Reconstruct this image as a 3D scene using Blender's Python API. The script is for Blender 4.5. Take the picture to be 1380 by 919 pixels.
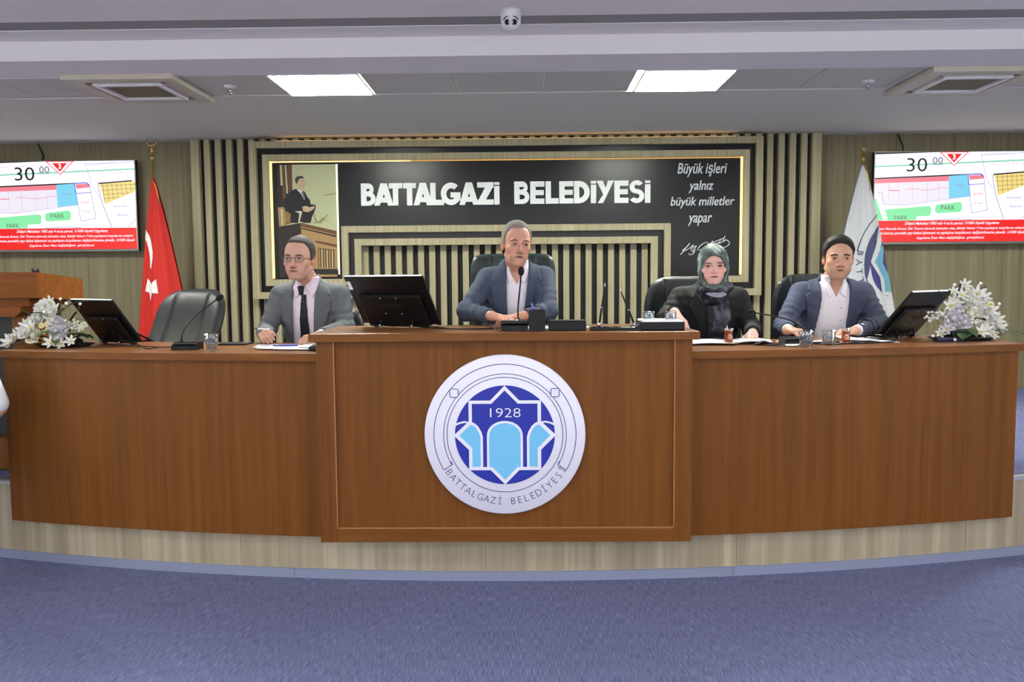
import bpy, bmesh, math, random
import numpy as np
from mathutils import Vector, Matrix, Euler
for o in list(bpy.data.objects): bpy.data.objects.remove(o)
S = bpy.context.scene
C = S.collection
PI = math.pi
random.seed(7)

# ---------------------------------------------------------------- camera
cam = bpy.data.cameras.new('camera'); cam.sensor_width = 36; cam.lens = 1110/1380*36
cam.clip_start = .05; cam.clip_end = 100
co = bpy.data.objects.new('camera', cam); C.objects.link(co); S.camera = co
co.matrix_world = (Matrix.Translation((.147, 0, 1.532)) @ Matrix.Rotation(.0165, 4, 'Z')
                   @ Matrix.Rotation(PI/2-.0771, 4, 'X') @ Matrix.Rotation(-.0081, 4, 'Z'))
# ---------------------------------------------------------------- world, exposure
w = bpy.data.worlds.new('world'); S.world = w; w.use_nodes = True
w.node_tree.nodes['Background'].inputs[0].default_value = (.5, .52, .55, 1)
w.node_tree.nodes['Background'].inputs[1].default_value = .2
S.view_settings.view_transform = 'Standard'; S.view_settings.look = 'None'
S.view_settings.gamma = 1; S.view_settings.exposure = 0.0
LAMP = 74.0        # radiance of the ceiling light panels
HALL = 10.5        # radiance of the panels over the hall
FILL = 5.2         # radiance of the windows added in the hall as fill light

# ---------------------------------------------------------------- materials
def lin(c):
    return tuple((v/12.92 if v <= .04045 else ((v+.055)/1.055)**2.4) for v in [x/255 for x in c[:3]]) + (1,)
MATS = {}
def mat(name, rgb, rough=.5, metal=0, spec=.5, emit=None, coat=0, trans=0, ior=1.45):
    if name in MATS: return MATS[name]
    m = bpy.data.materials.new(name); m.use_nodes = True; MATS[name] = m
    b = m.node_tree.nodes['Principled BSDF']
    b.inputs['Base Color'].default_value = lin(rgb); b.inputs['Roughness'].default_value = rough
    b.inputs['Metallic'].default_value = metal; b.inputs['Specular IOR Level'].default_value = spec
    b.inputs['Coat Weight'].default_value = coat; b.inputs['Transmission Weight'].default_value = trans
    b.inputs['IOR'].default_value = ior
    if emit:
        b.inputs['Emission Color'].default_value = lin(rgb); b.inputs['Emission Strength'].default_value = emit
        if emit >= .5: b.inputs['Base Color'].default_value = (0,0,0,1) if name.startswith('screen') else lin(rgb)
    return m
def grain(name, c1, c2, scale=(30,30,1.2), rough=.45, bump=.0, detail=5, c3=None, coord='Object', coat=0, spec=.5, big=None):
    """streaky procedural colour (wood, laminate, fabric): noise stretched along one axis"""
    if name in MATS: return MATS[name]
    m = mat(name, c1, rough, coat=coat, spec=spec); nt = m.node_tree; N = nt.nodes; L = nt.links
    b = N['Principled BSDF']
    tc = N.new('ShaderNodeTexCoord'); mp = N.new('ShaderNodeMapping'); mp.inputs['Scale'].default_value = scale
    nz = N.new('ShaderNodeTexNoise'); nz.inputs['Scale'].default_value = 1; nz.inputs['Detail'].default_value = detail
    nz.inputs['Roughness'].default_value = .6
    cr = N.new('ShaderNodeValToRGB'); cr.color_ramp.elements[0].position = .32; cr.color_ramp.elements[1].position = .68
    cr.color_ramp.elements[0].color = lin(c1); cr.color_ramp.elements[1].color = lin(c2)
    if c3:
        e = cr.color_ramp.elements.new(.5); e.color = lin(c3)
    L.new(tc.outputs[coord], mp.inputs['Vector']); L.new(mp.outputs[0], nz.inputs['Vector']); L.new(nz.outputs['Fac'], cr.inputs[0])
    out = cr.outputs[0]
    if big:                                   # slow tone variation over the whole piece
        n2 = N.new('ShaderNodeTexNoise'); n2.inputs['Scale'].default_value = big; n2.inputs['Detail'].default_value = 2
        mx = N.new('ShaderNodeMixRGB'); mx.blend_type = 'MULTIPLY'; mx.inputs[0].default_value = 1
        r2 = N.new('ShaderNodeValToRGB'); r2.color_ramp.elements[0].color = (.86,.86,.86,1); r2.color_ramp.elements[1].color = (1.1,1.1,1.1,1)
        L.new(tc.outputs[coord], n2.inputs['Vector']); L.new(n2.outputs['Fac'], r2.inputs[0])
        L.new(out, mx.inputs[1]); L.new(r2.outputs[0], mx.inputs[2]); out = mx.outputs[0]
    L.new(out, b.inputs['Base Color'])
    if bump:
        bp = N.new('ShaderNodeBump'); bp.inputs['Strength'].default_value = bump; bp.inputs['Distance'].default_value = .003
        L.new(nz.outputs['Fac'], bp.inputs['Height']); L.new(bp.outputs[0], b.inputs['Normal'])
    return m
def attr_mat(name, rough=.5, sss=0, bump=0):
    m = mat(name, (200,160,140), rough); nt = m.node_tree; b = nt.nodes['Principled BSDF']
    a = nt.nodes.new('ShaderNodeVertexColor'); a.layer_name = 'Col'
    nt.links.new(a.outputs[0], b.inputs['Base Color'])
    if sss: b.inputs['Subsurface Weight'].default_value = sss; b.inputs['Subsurface Scale'].default_value = .006
    return m
def glass(name, rgb=(255,255,255), rough=.02, ior=1.45, refl=.10):
    """thin clear glass: mostly transparent, with a glossy reflection that grows at the rim"""
    if name in MATS: return MATS[name]
    m = mat(name, rgb, rough); nt = m.node_tree; N = nt.nodes; L = nt.links
    tr = N.new('ShaderNodeBsdfTransparent'); tr.inputs[0].default_value = lin(rgb); gl = N.new('ShaderNodeBsdfGlossy'); gl.inputs['Roughness'].default_value = rough
    lw = N.new('ShaderNodeLayerWeight'); lw.inputs[0].default_value = .35; mp = N.new('ShaderNodeMapRange'); mp.inputs['To Min'].default_value = refl; mp.inputs['To Max'].default_value = min(1, refl+.6)
    mx = N.new('ShaderNodeMixShader'); L.new(lw.outputs['Facing'], mp.inputs['Value']); L.new(mp.outputs[0], mx.inputs[0]); L.new(tr.outputs[0], mx.inputs[1]); L.new(gl.outputs[0], mx.inputs[2])
    L.new(mx.outputs[0], N['Material Output'].inputs['Surface']); return m
DESK = grain('desk_wood', (101,60,20), (121,74,27), (26,26,.9), .45, c3=(111,67,23), big=1.1, spec=.22)
DESKH = grain('desk_wood_horizontal', (108,64,22), (126,77,29), (1.2,26,26), .42, c3=(116,70,26), big=1.3, spec=.25)
DESKT = grain('desk_top_wood', (126,78,40), (150,98,54), (1.3,24,24), .3, c3=(138,88,47), spec=.5)
LAM = grain('beige_laminate', (112,104,80), (138,130,102), (20,20,.4), .6, c3=(126,118,92), big=.8, spec=.25)
SLAT = grain('slat_laminate', (152,143,112), (176,167,136), (60,60,1.0), .6, c3=(164,155,124), spec=.25)
HPLAS = mat('hall_plaster', (236,234,232), .85)
RISE = grain('riser_laminate', (142,130,108), (184,173,148), (14,14,.25), .5, c3=(162,150,126), detail=6, big=2)
BLACKP = mat('black_panel', (17,18,21), .26, spec=.35)
BACKB = mat('slat_backing_black', (22,22,24), .6)
PLAS = mat('ceiling_plaster', (212,210,198), .85)
CARP = grain('blue_carpet', (84,88,120), (136,140,172), (330,15,330), .95, bump=.6, detail=7, c3=(106,110,145), big=1.2, spec=.05)
BASEM = mat('blue_grey_base_trim', (130,138,164), .45)
ALU = mat('aluminium_trim', (190,192,196), .35, metal=.6)
WHITE = mat('white_plastic', (225,225,228), .4)
BLK = mat('black_plastic', (16,16,18), .42, spec=.3)
BLKM = mat('black_matte_plastic', (14,14,15), .6)
DGREY = mat('dark_grey_plastic', (52,52,58), .4)
CHROME = mat('chrome', (200,200,205), .15, metal=1)
LEATH = grain('black_leather', (24,28,30), (36,41,43), (60,60,60), .45, bump=.25, spec=.6)
GLEATH = grain('dark_green_leather', (30,42,42), (40,54,53), (60,60,60), .4, bump=.25, spec=.6)
PAPER = mat('paper', (232,234,242), .7)
GOLD = mat('brass', (190,160,90), .3, metal=.8)

# ---------------------------------------------------------------- mesh building
class MB:
    def __init__(s): s.bm = bmesh.new()
    def box(s, x0, x1, y0, y1, z0, z1, bev=0, M=None, mi=0):
        g = bmesh.ops.create_cube(s.bm, size=1)['verts']
        for v in g: v.co = Vector(((x0+x1)/2+v.co.x*(x1-x0), (y0+y1)/2+v.co.y*(y1-y0), (z0+z1)/2+v.co.z*(z1-z0)))
        fs = list({f for v in g for f in v.link_faces})
        for f in fs: f.material_index = mi
        if bev:
            es = list({e for v in g for e in v.link_edges})
            r = bmesh.ops.bevel(s.bm, geom=es, offset=bev, segments=2, affect='EDGES', profile=.5)
            for f in r['faces']: f.material_index = mi
            g = list({v for f in r['faces'] for v in f.verts})
        if M: bmesh.ops.transform(s.bm, matrix=M, verts=[v for v in g])
        return s
    def prism(s, pts, y0, y1, axis='Y', mi=0):
        """polygon pts (a,b) extruded between y0 and y1 along axis"""
        def P(a, b, t): return {'Y': (a,t,b), 'Z': (a,b,t), 'X': (t,a,b)}[axis]
        n = len(pts); A = [s.bm.verts.new(P(a,b,y0)) for a,b in pts]; B = [s.bm.verts.new(P(a,b,y1)) for a,b in pts]
        fs = [s.bm.faces.new(A), s.bm.faces.new(B[::-1])]
        for i in range(n): fs.append(s.bm.faces.new((A[i], B[i], B[(i+1)%n], A[(i+1)%n])))
        for f in fs: f.material_index = mi
        bmesh.ops.recalc_face_normals(s.bm, faces=fs)
        return s
    def tube(s, pts, r, n=10, cap=True, mi=0, flat=1.0):
        pts = [Vector(p) for p in pts]; rs = r if isinstance(r, (list,tuple)) else [r]*len(pts)
        rings = []; up = None
        for i, p in enumerate(pts):
            d = (pts[min(i+1,len(pts)-1)]-pts[max(i-1,0)])
            d = d.normalized() if d.length > 1e-9 else Vector((0,0,1))
            if up is None:
                up = Vector((0,0,1)) if abs(d.z) < .9 else Vector((1,0,0))
            a = d.cross(up).normalized(); b = a.cross(d).normalized(); up = b
            rings.append([s.bm.verts.new(p+(a*math.cos(2*PI*k/n)+b*math.sin(2*PI*k/n)*flat)*rs[i]) for k in range(n)])
        fs = []
        for i in range(len(rings)-1):
            for k in range(n): fs.append(s.bm.faces.new((rings[i][k], rings[i][(k+1)%n], rings[i+1][(k+1)%n], rings[i+1][k])))
        if cap: fs.append(s.bm.faces.new(rings[0][::-1])); fs.append(s.bm.faces.new(rings[-1]))
        for f in fs: f.material_index = mi; f.smooth = True
        return s
    def lathe(s, prof, c=(0,0,0), n=24, mi=0, M=None, closed=False):
        rings = []; vs = []
        for r, z in prof:
            if r < 1e-6: ring = [s.bm.verts.new((0,0,z))]*n; vs.append(ring[0])
            else:
                ring = [s.bm.verts.new((r*math.cos(2*PI*k/n), r*math.sin(2*PI*k/n), z)) for k in range(n)]; vs += ring
            rings.append(ring)
        for i in range(len(rings)-1):
            for k in range(n):
                q = [rings[i][k], rings[i][(k+1)%n], rings[i+1][(k+1)%n], rings[i+1][k]]
                u = []; [u.append(v) for v in q if v not in u]
                if len(u) > 2:
                    f = s.bm.faces.new(u); f.material_index = mi; f.smooth = True
        if closed:
            pass
        T = Matrix.Translation(c) @ (M or Matrix())
        bmesh.ops.transform(s.bm, matrix=T, verts=vs)
        return s
    def sphere(s, c, r, seg=12, M=None, mi=0):
        r = r if isinstance(r, (tuple,list)) else (r,r,r)
        T = Matrix.Translation(c) @ (M or Matrix()) @ Matrix.Diagonal((r[0],r[1],r[2],1))
        g = bmesh.ops.create_uvsphere(s.bm, u_segments=seg, v_segments=max(6,seg*2//3), radius=1, matrix=T)['verts']
        for f in {f for v in g for f in v.link_faces}: f.smooth = True; f.material_index = mi
        return s
    def quad(s, pts, mi=0):
        f = s.bm.faces.new([s.bm.verts.new(p) for p in pts]); f.material_index = mi; return s
    def grid(s, fn, nu, nv, mi=0, smooth=True, closeu=False):
        V = [[s.bm.verts.new(fn(i/(nu-(0 if closeu else 0)), j/nv)) for j in range(nv+1)] for i in range(nu + (0 if closeu else 1))]
        for i in range(nu):
            for j in range(nv):
                a, b = V[i], V[(i+1) % len(V)]
                f = s.bm.faces.new((a[j], b[j], b[j+1], a[j+1])); f.smooth = smooth; f.material_index = mi
        return s
    def xf(s, M): bmesh.ops.transform(s.bm, matrix=M, verts=s.bm.verts[:]); return s
WM = {}       # world matrices of the parents
def world_of(o): return WM.get(o.name, Matrix())
def link(name, me, parent=None, W=False, mats=None, **props):
    if mats:
        for m in (mats if isinstance(mats, (list,tuple)) else [mats]): me.materials.append(m)
    o = bpy.data.objects.new(name, me); C.objects.link(o)
    if parent:
        o.parent = parent
        if W: me.transform(world_of(parent).inverted())
        WM[o.name] = world_of(parent)
    for k, v in props.items(): o[k] = v
    return o
def obj(name, mb, mats, parent=None, W=True, smooth=None, **props):
    """W=True: the mesh was written in world coordinates and is brought into the parent's frame"""
    me = bpy.data.meshes.new(name); bm = mb.bm
    bmesh.ops.recalc_face_normals(bm, faces=bm.faces[:]) if not props.pop('keepn', False) else None
    bm.to_mesh(me); bm.free()
    if smooth is not None:
        for p in me.polygons: p.use_smooth = smooth
    return link(name, me, parent, W, mats, **props)
def thing(name, label, cat, loc=(0,0,0), rotz=0, group=None, R=None):
    o = bpy.data.objects.new(name, None); C.objects.link(o); o.empty_display_size = .05
    o.location = loc; o.rotation_euler = (R.to_euler() if R else Euler((0,0,rotz)))
    WM[o.name] = Matrix.Translation(loc) @ (R.to_4x4() if R else Matrix.Rotation(rotz,4,'Z'))
    o['label'] = label; o['category'] = cat
    if group: o['group'] = group
    return o
def tag(o, label, cat, group=None):
    o['label'] = label; o['category'] = cat
    if group: o['group'] = group
    return o
def copy_tree(o, parent=None):
    c = o.copy(); C.objects.link(c)
    if parent: c.parent = parent
    for ch in [x for x in bpy.data.objects if x.parent == o]: copy_tree(ch, c)
    return c
def struct(name, mb, mats, parent=None, **k):
    o = obj(name, mb, mats, parent, **k)
    if not parent: o['kind'] = 'structure'
    return o
def text_mesh(txt, size=1, bold=0, shear=0, extrude=0, align='LEFT', space=1.0):
    cu = bpy.data.curves.new('txt', 'FONT'); cu.body = txt; cu.size = size; cu.offset = bold; cu.shear = shear
    cu.extrude = extrude; cu.align_x = align; cu.space_character = space; cu.resolution_u = 3
    o = bpy.data.objects.new('txt', cu); C.objects.link(o)
    bpy.context.view_layer.update()
    me = bpy.data.meshes.new_from_object(o.evaluated_get(bpy.context.evaluated_depsgraph_get()))
    bpy.data.objects.remove(o); bpy.data.curves.remove(cu)
    return me
def fit_mesh(me, x0, x1, z0, z1, y, keep=False):
    """place a text mesh (written in its XY plane) upright so that its ink fills x0..x1, z0..z1 at depth y, facing -Y"""
    v = np.empty(len(me.vertices)*3); me.vertices.foreach_get('co', v); v = v.reshape(-1,3)
    a = v.min(0); b = v.max(0); sx = (x1-x0)/(b[0]-a[0]); sz = (z1-z0)/(b[1]-a[1])
    n = np.stack([x0+(v[:,0]-a[0])*sx, y-(v[:,2]), z0+(v[:,1]-a[1])*sz], 1)
    me.vertices.foreach_set('co', n.ravel()); me.update(); return me
class Flat:
    """flat printed or shown picture in a plane: polygons in units (origin top left, v down), layer by layer"""
    def __init__(s, x0, z0, k, y, sgn=-1): s.x0, s.z0, s.k, s.y, s.n, s.sgn = x0, z0, k, y, 0, sgn; s.mb = MB(); s.mats = []; s.step = .00012
    def mi(s, m):
        if m not in s.mats: s.mats.append(m)
        return s.mats.index(m)
    def P(s, u, v): return (s.x0+u*s.k, s.y-s.step*s.n, s.z0-v*s.k)
    def poly(s, pts, m):
        s.n += 1; s.mb.quad([s.P(u,v) for u,v in pts], s.mi(m)); return s
    def line(s, pts, wd, m):
        s.n += 1
        for (a,b),(c,d) in zip(pts, pts[1:]):
            L = math.hypot(c-a, d-b) or 1; nx, ny = -(d-b)/L*wd/2, (c-a)/L*wd/2
            s.mb.quad([s.P(a+nx,b+ny), s.P(c+nx,d+ny), s.P(c-nx,d-ny), s.P(a-nx,b-ny)], s.mi(m))
        return s
    def text(s, txt, u0, u1, v0, v1, m, bold=0, shear=0):
        s.n += 1
        me = fit_mesh(text_mesh(txt, bold=bold, shear=shear), s.x0+u0*s.k, s.x0+u1*s.k, s.z0-v1*s.k, s.z0-v0*s.k, s.y-s.step*s.n)
        n0 = len(s.mb.bm.faces); s.mb.bm.from_mesh(me); s.mb.bm.faces.ensure_lookup_table()
        for f in s.mb.bm.faces[n0:]: f.material_index = s.mi(m)
        bpy.data.meshes.remove(me); return s
    def build(s, name, parent, **k):
        for f in s.mb.bm.faces:
            f.normal_update()
            if f.normal.y*1 > 0: f.normal_flip()
        return obj(name, s.mb, s.mats, parent, keepn=True, **k)
def arc(x): return 4.033+(x-.04)**2/2/10.53       # front line of the curved wing desk (plan)
# ================================================================ the setting
FLZ, PLZ, CLZ, HCZ = 0, .431, 2.841, 2.955
b = MB(); b.box(-6.5, 6.5, -7, 8.0, -.1, FLZ); struct('floor', b, CARP)
# raised platform with a curved front
XS = [-6.5+13*i/64 for i in range(65)]
def ribbon(x0, x1, dy0, dy1, z0, z1, n=64, f=arc):
    xs = [x0+(x1-x0)*i/n for i in range(n+1)]
    pts = [(x, f(x)+dy0) for x in xs]+[(x, f(x)+dy1) for x in reversed(xs)]
    m = MB()
    def ring(z): return [m.bm.verts.new((a,c,z)) for a,c in pts]
    lo, hi = ring(z0), ring(z1); N2 = len(pts)
    for i in range(n):
        j = N2-1-i
        m.bm.faces.new((hi[i],hi[i+1],hi[j-1],hi[j])); m.bm.faces.new((lo[i],lo[j],lo[j-1],lo[i+1]))
        m.bm.faces.new((lo[i],lo[i+1],hi[i+1],hi[i])); m.bm.faces.new((lo[j],hi[j],hi[j-1],lo[j-1]))
    m.bm.faces.new((lo[0],hi[0],hi[-1],lo[-1])); m.bm.faces.new((lo[n],lo[n+1],hi[n+1],hi[n]))
    return m
pts = [(x, min(arc(x)+.06, 6.0)) for x in XS]+[(6.5,8.0),(-6.5,8.0)]
b = MB(); b.prism(pts, .0, PLZ, 'Z'); plat = struct('floor_platform', b, CARP)
# riser cladding, panel by panel
edges = [-5.2, -3.9, -2.62, -1.34, -.06, 1.22, 2.5, 3.78, 5.2]
for a, c in zip(edges, edges[1:]):
    obj('riser_panel', ribbon(a+.001, c-.001, .04, .062, .045, PLZ-.012, 12), RISE, plat)
eb = [-5.2, -3.3, -1.05, 1.2, 3.45, 5.2]
for i, (a, c) in enumerate(zip(eb, eb[1:])):
    o = struct('baseboard_front' if i == 0 else 'baseboard_front.%03d' % i, ribbon(a+.001, c-.001, .028, .05, 0, .048, 12), BASEM)
o = struct('trim_1', ribbon(-5.2, 5.2, .03, .075, PLZ-.014, PLZ+.004, 64), ALU)
# walls
b = MB(); b.box(-6.5, 6.5, 7.93, 8.05, 0, HCZ); wb = struct('wall_back', b, BLKM)
x = -6.5
while x < 6.49:
    x1 = min(x+1.22, 6.5)
    b = MB(); b.box(x+.0015, x1-.0015, 7.90, 7.93, PLZ, CLZ, .002); obj('panel', b, LAM, wb); x = x1
WALLM = mat('painted_wall', (205,203,198), .8)
for s, n in ((-1,'left'),(1,'right')):
    b = MB(); b.box(*sorted((s*6.5, s*6.65)), -7, 8.05, 0, HCZ); struct('wall_'+n, b, WALLM)
b = MB(); b.box(-6.65, 6.65, -7.15, -7, 0, HCZ); struct('wall_front', b, WALLM)
# glowing windows added behind and beside the camera to brighten beam, ceiling and desk
DG = mat('fill_glass', (250,250,250), .5, emit=FILL)
def fill_window(i, axis, c, w_, z0, z1):
    t = None
    fr = MB(); gl = MB()
    if axis == 'Y':
        for a in (c-w_/2, c-.03, c+w_/2-.06): fr.box(a, a+.06, -7.0, -6.94, z0, z1)
        fr.box(c-w_/2, c+w_/2, -7.0, -6.94, z0-.06, z0); fr.box(c-w_/2, c+w_/2, -7.0, -6.94, z1, z1+.06); gl.box(c-w_/2, c+w_/2, -6.985, -6.975, z0, z1)
    else:
        x = axis
        for a in (c-w_/2, c-.03, c+w_/2-.06): fr.box(*sorted((x, x-math.copysign(.06,x))), a, a+.06, z0, z1)
        fr.box(*sorted((x, x-math.copysign(.06,x))), c-w_/2, c+w_/2, z0-.06, z0); fr.box(*sorted((x, x-math.copysign(.06,x))), c-w_/2, c+w_/2, z1, z1+.06)
        gl.box(*sorted((x-math.copysign(.015,x), x-math.copysign(.025,x))), c-w_/2, c+w_/2, z0, z1)
    f = struct('fill_window_%d' % i, fr, WHITE); obj('pane', gl, DG, f, W=False)
fill_window(1, 'Y', -3.6, 2.6, .9, 2.6); fill_window(2, 'Y', 0, 2.6, .9, 2.6); fill_window(3, 'Y', 3.6, 2.6, .9, 2.6)
fill_window(4, -6.5, -3.0, 2.2, .9, 2.5); fill_window(5, -6.5, 0.2, 2.2, .9, 2.5); fill_window(6, 6.5, -3.0, 2.2, .9, 2.5); fill_window(7, 6.5, 0.2, 2.2, .9, 2.5)
# hall ceiling, dropped beam, platform ceiling with a strip of tiles
b = MB(); b.box(-6.65, 6.65, -7.15, 4.62, HCZ, HCZ+.1); struct('ceiling', b, HPLAS)
b = MB(); b.box(-6.65, 6.65, 4.62, 4.78, HCZ+.004, HCZ+.1); struct('ceiling_band', b, mat('grey_ceiling_band', (150,148,148), .9))  # strip greyer than the hall ceiling, set slightly above it
b = MB(); b.prism([(4.78,HCZ+.1),(4.78,2.955),(4.985,2.955),(4.985,CLZ),(5.385,CLZ),(5.385,HCZ+.1)], -6.5, 6.5, 'X')
struct('ceiling_beam', b, mat('beam_plaster', (232,230,230), .8))
b = MB(); b.box(-6.5, 6.5, 5.985, 7.93, CLZ, CLZ+.12); struct('ceiling_platform', b, PLAS)
b = MB(); b.box(-6.5, 6.5, 5.385, 5.985, CLZ+.1, CLZ+.14); ct = struct('ceiling_tiles', b, PLAS)
# perforated tile material
TILE = mat('perforated_tile', (208,206,196), .8)
nt = TILE.node_tree; N = nt.nodes; L = nt.links
tc = N.new('ShaderNodeTexCoord'); mp = N.new('ShaderNodeMapping'); mp.inputs['Scale'].default_value = (55,55,1)
vo = N.new('ShaderNodeTexVoronoi'); vo.inputs['Scale'].default_value = 1; vo.inputs['Randomness'].default_value = 0
cr = N.new('ShaderNodeValToRGB'); cr.color_ramp.elements[0].position = .2; cr.color_ramp.elements[1].position = .26
cr.color_ramp.elements[0].color = lin((90,90,88)); cr.color_ramp.elements[1].color = lin((208,206,196))
L.new(tc.outputs['Object'], mp.inputs[0]); L.new(mp.outputs[0], vo.inputs['Vector']); L.new(vo.outputs['Distance'], cr.inputs[0])
L.new(cr.outputs[0], N['Principled BSDF'].inputs['Base Color'])
tx = [-6.3+.6*i-.017 for i in range(22)]
for x in tx:
    c = x+.3
    if abs(abs(c+.017)-1.2) < .05 or abs(abs(c+.017)-4.2) < .05: continue            # light panels sit here
    if -2.82 < x+.3 < -2.07 or 2.07 < x+.3 < 2.82+.0: pass
    dz = random.uniform(0, .004)
    b = MB(); b.box(x+.004, x+.596, 5.389, 5.981, CLZ+.006-dz, CLZ+.02, .002)
    obj('ceiling_tile', b, TILE, ct)
for sgn in (-1, 1):                                     # bright T-rail ends past the air units
    for y in (5.388, 5.98):
        b = MB(); xx = sorted((sgn*2.82, sgn*6.4)); b.box(xx[0], xx[1], y-.008, y+.008, CLZ-.004, CLZ+.004); obj('ceiling_rail', b, ALU, ct)
# light panels
LM = mat('light_panel_glow', (252,255,242), .5, emit=LAMP)
LH = mat('hall_panel_glow', (255,253,244), .5, emit=HALL)
def light_panel(x, y, z, label, m, grp, s=.6):
    t = thing('ceiling_light', label, 'light', (x, y, z), 0, grp)
    f = MB(); h = s/2-.003; k = .012
    f.box(-h,h,-h,-h+k,-.004,.012); f.box(-h,h,h-k,h,-.004,.012); f.box(-h,-h+k,-h+k,h-k,-.004,.012); f.box(h-k,h,-h+k,h-k,-.004,.012)
    obj('frame', f, WHITE, t, W=False)
    d = MB(); d.box(-h+k, h-k, -h+k, h-k, 0, .01); obj('diffuser', d, m, t, W=False)
light_panel(-1.217, 5.685, CLZ, 'lit square light panel in the tiled strip, left of the air camera', LM, 'light panels over the platform')
light_panel(1.217, 5.685, CLZ, 'lit square light panel in the tiled strip on the right', LM, 'light panels over the platform')
for s_ in (-1, 1): light_panel(s_*4.217, 5.685, CLZ, 'lit square ceiling panel beyond the air unit, outside the picture', LM, 'light panels over the platform')
for o in C.objects:
    if o.name.startswith('ceiling_light') and o['label'].endswith('outside the picture'): o['label'] = 'lit square ceiling panel past the %s air unit, outside the picture' % ('left' if o.location.x < 0 else 'right'); continue
    if o.name.startswith('ceiling_light') and o.get('label','').startswith('lit square light panel in the tiled strip, left'): o['label'] = 'lit square ceiling panel above the portrait, on the left'
    elif o.name.startswith('ceiling_light'): o['label'] = 'lit square ceiling panel above the white motto, on the right'
for x in (-4.2, -1.4, 1.4, 4.2):
    for y in (-5.2, -2.6, -.2, 2.2):
        light_panel(x, y, HCZ-.012, 'square light panel in the hall ceiling behind the camera', LH, 'light panels over the hall', .9)
# ================================================================ slatted wall (behind the sign)
b = MB(); b.box(-2.965, 2.885, 7.80, 7.90, PLZ, CLZ-.004)
sw = struct('wall_slatted', b, BACKB)
m0 = None
def slat(x0, x1, y0=7.745):
    b = MB(); b.box(x0, x1, y0, 7.80, PLZ, CLZ-.004, .003); return obj('slat', b, SLAT, sw)
slat(-2.965, -2.885, 7.735); slat(2.80, 2.885, 7.735)
n = 54; first = None
for i in range(n):
    x = -2.815+i*(2.815+2.73)/(n-1)
    if first is None:
        b = MB(); b.box(-.0275, .0275, 7.745, 7.80, PLZ, CLZ-.004, .003); first = obj('slat', b, SLAT, sw, W=False); first.location.x = x
    else:
        c = first.copy(); C.objects.link(c); c.location.x = x
# ================================================================ stepped black sign board with beige beams
sb = thing('sign_board', 'black stepped board with beige beams and raised white letters on the slatted wall', 'sign', (-.03, 7.745, 1.35))
def inset_rects(k):
    """half width, top, bottom, notch half width, notch top of the stepped outline moved inwards by k"""
    return 2.352-k, 2.795-k, 1.35+k, 1.337+k, 1.836+k
W0, T0, B0, NW0, NT0 = inset_rects(.0)
cx = -.03
b = MB(); w2, t2, b2, nw2, nt2 = inset_rects(.01)
b.prism([(cx-w2,b2),(cx-w2,t2),(cx+w2,t2),(cx+w2,b2),(cx+nw2,b2),(cx+nw2,nt2),(cx-nw2,nt2),(cx-nw2,b2)], 7.69, 7.745)
obj('panel', b, BLACKP, sb)
def beams(k, wd, y0, y1):
    W, T, B, NW, NT = inset_rects(k)
    def bar(x0, x1, z0, z1):
        m = MB(); m.box(x0, x1, y0, y1, z0, z1, .002); obj('beam', m, SLAT, sb)
    bar(cx-W, cx-W+wd, B, T); bar(cx+W-wd, cx+W, B, T); bar(cx-W+wd, cx+W-wd, T-wd, T)
    bar(cx-W+wd, cx-NW, B, B+wd); bar(cx+NW, cx+W-wd, B, B+wd)
    bar(cx-NW-wd, cx-NW, B+wd, NT+wd); bar(cx+NW, cx+NW+wd, B+wd, NT+wd); bar(cx-NW, cx+NW, NT, NT+wd)
beams(0, .062, 7.634, 7.70); beams(.12, .06, 7.634, 7.70)
# warm led strips along the inner beam and on top of the outer one
LED = mat('led_warm', (255,220,150), .5, emit=1.25); LEDD = mat('led_dim', (214,160,84), .5, emit=.75); LEDW = mat('led_soft_white', (255,236,200), .5, emit=1.2)
LEDG = mat('led_glow', (255,206,136), .5, emit=.9)
W, T, B, NW, NT = inset_rects(.18)
def led(x0, x1, z0, z1, m=LED, y=7.655, y1=7.69):
    q = MB(); q.box(x0, x1, y, y1, z0, z1); obj('led_strip', q, m, sb)
led(cx-W, cx-W+.012, B+.01, T); led(cx+W-.012, cx+W, B+.01, T); led(cx-W+.016, -.9, T-.008, T, y=7.672); led(-.9, cx+W-.016, T-.008, T, m=LEDD, y=7.672)
led(cx-2.1, cx+2.1, 2.796, 2.799, m=LEDG, y=7.645, y1=7.69)
# raised white letters
LET = mat('white_letter', (228,232,228), .4)
class G2:
    """one raised letter: polygons and bands in units of the cap height"""
    def __init__(s, x, z, h, y0, y1): s.x, s.z, s.h, s.y0, s.y1 = x, z, h, y0, y1; s.m = MB()
    def poly(s, *p): s.k = getattr(s,'k',0)+1; s.m.prism([(s.x+a*s.h, s.z+c*s.h) for a,c in p], s.y0-.00006*s.k, s.y1-.0001); return s
    def bar(s, x0, x1, z0, z1): return s.poly((x0,z0),(x1,z0),(x1,z1),(x0,z1))
    def band(s, cx_, cz, rx, rz, t, a0, a1, n=16, t2=None):
        t2 = t2 or t
        for i in range(n):
            A = math.radians(a0+(a1-a0)*i/n); B_ = math.radians(a0+(a1-a0)*(i+1)/n)
            q = [(cx_+rx*math.cos(A), cz+rz*math.sin(A)), (cx_+rx*math.cos(B_), cz+rz*math.sin(B_)),
                 (cx_+(rx-t)*math.cos(B_), cz+(rz-t2)*math.sin(B_)), (cx_+(rx-t)*math.cos(A), cz+(rz-t2)*math.sin(A))]
            s.poly(*q)
        return s
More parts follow.
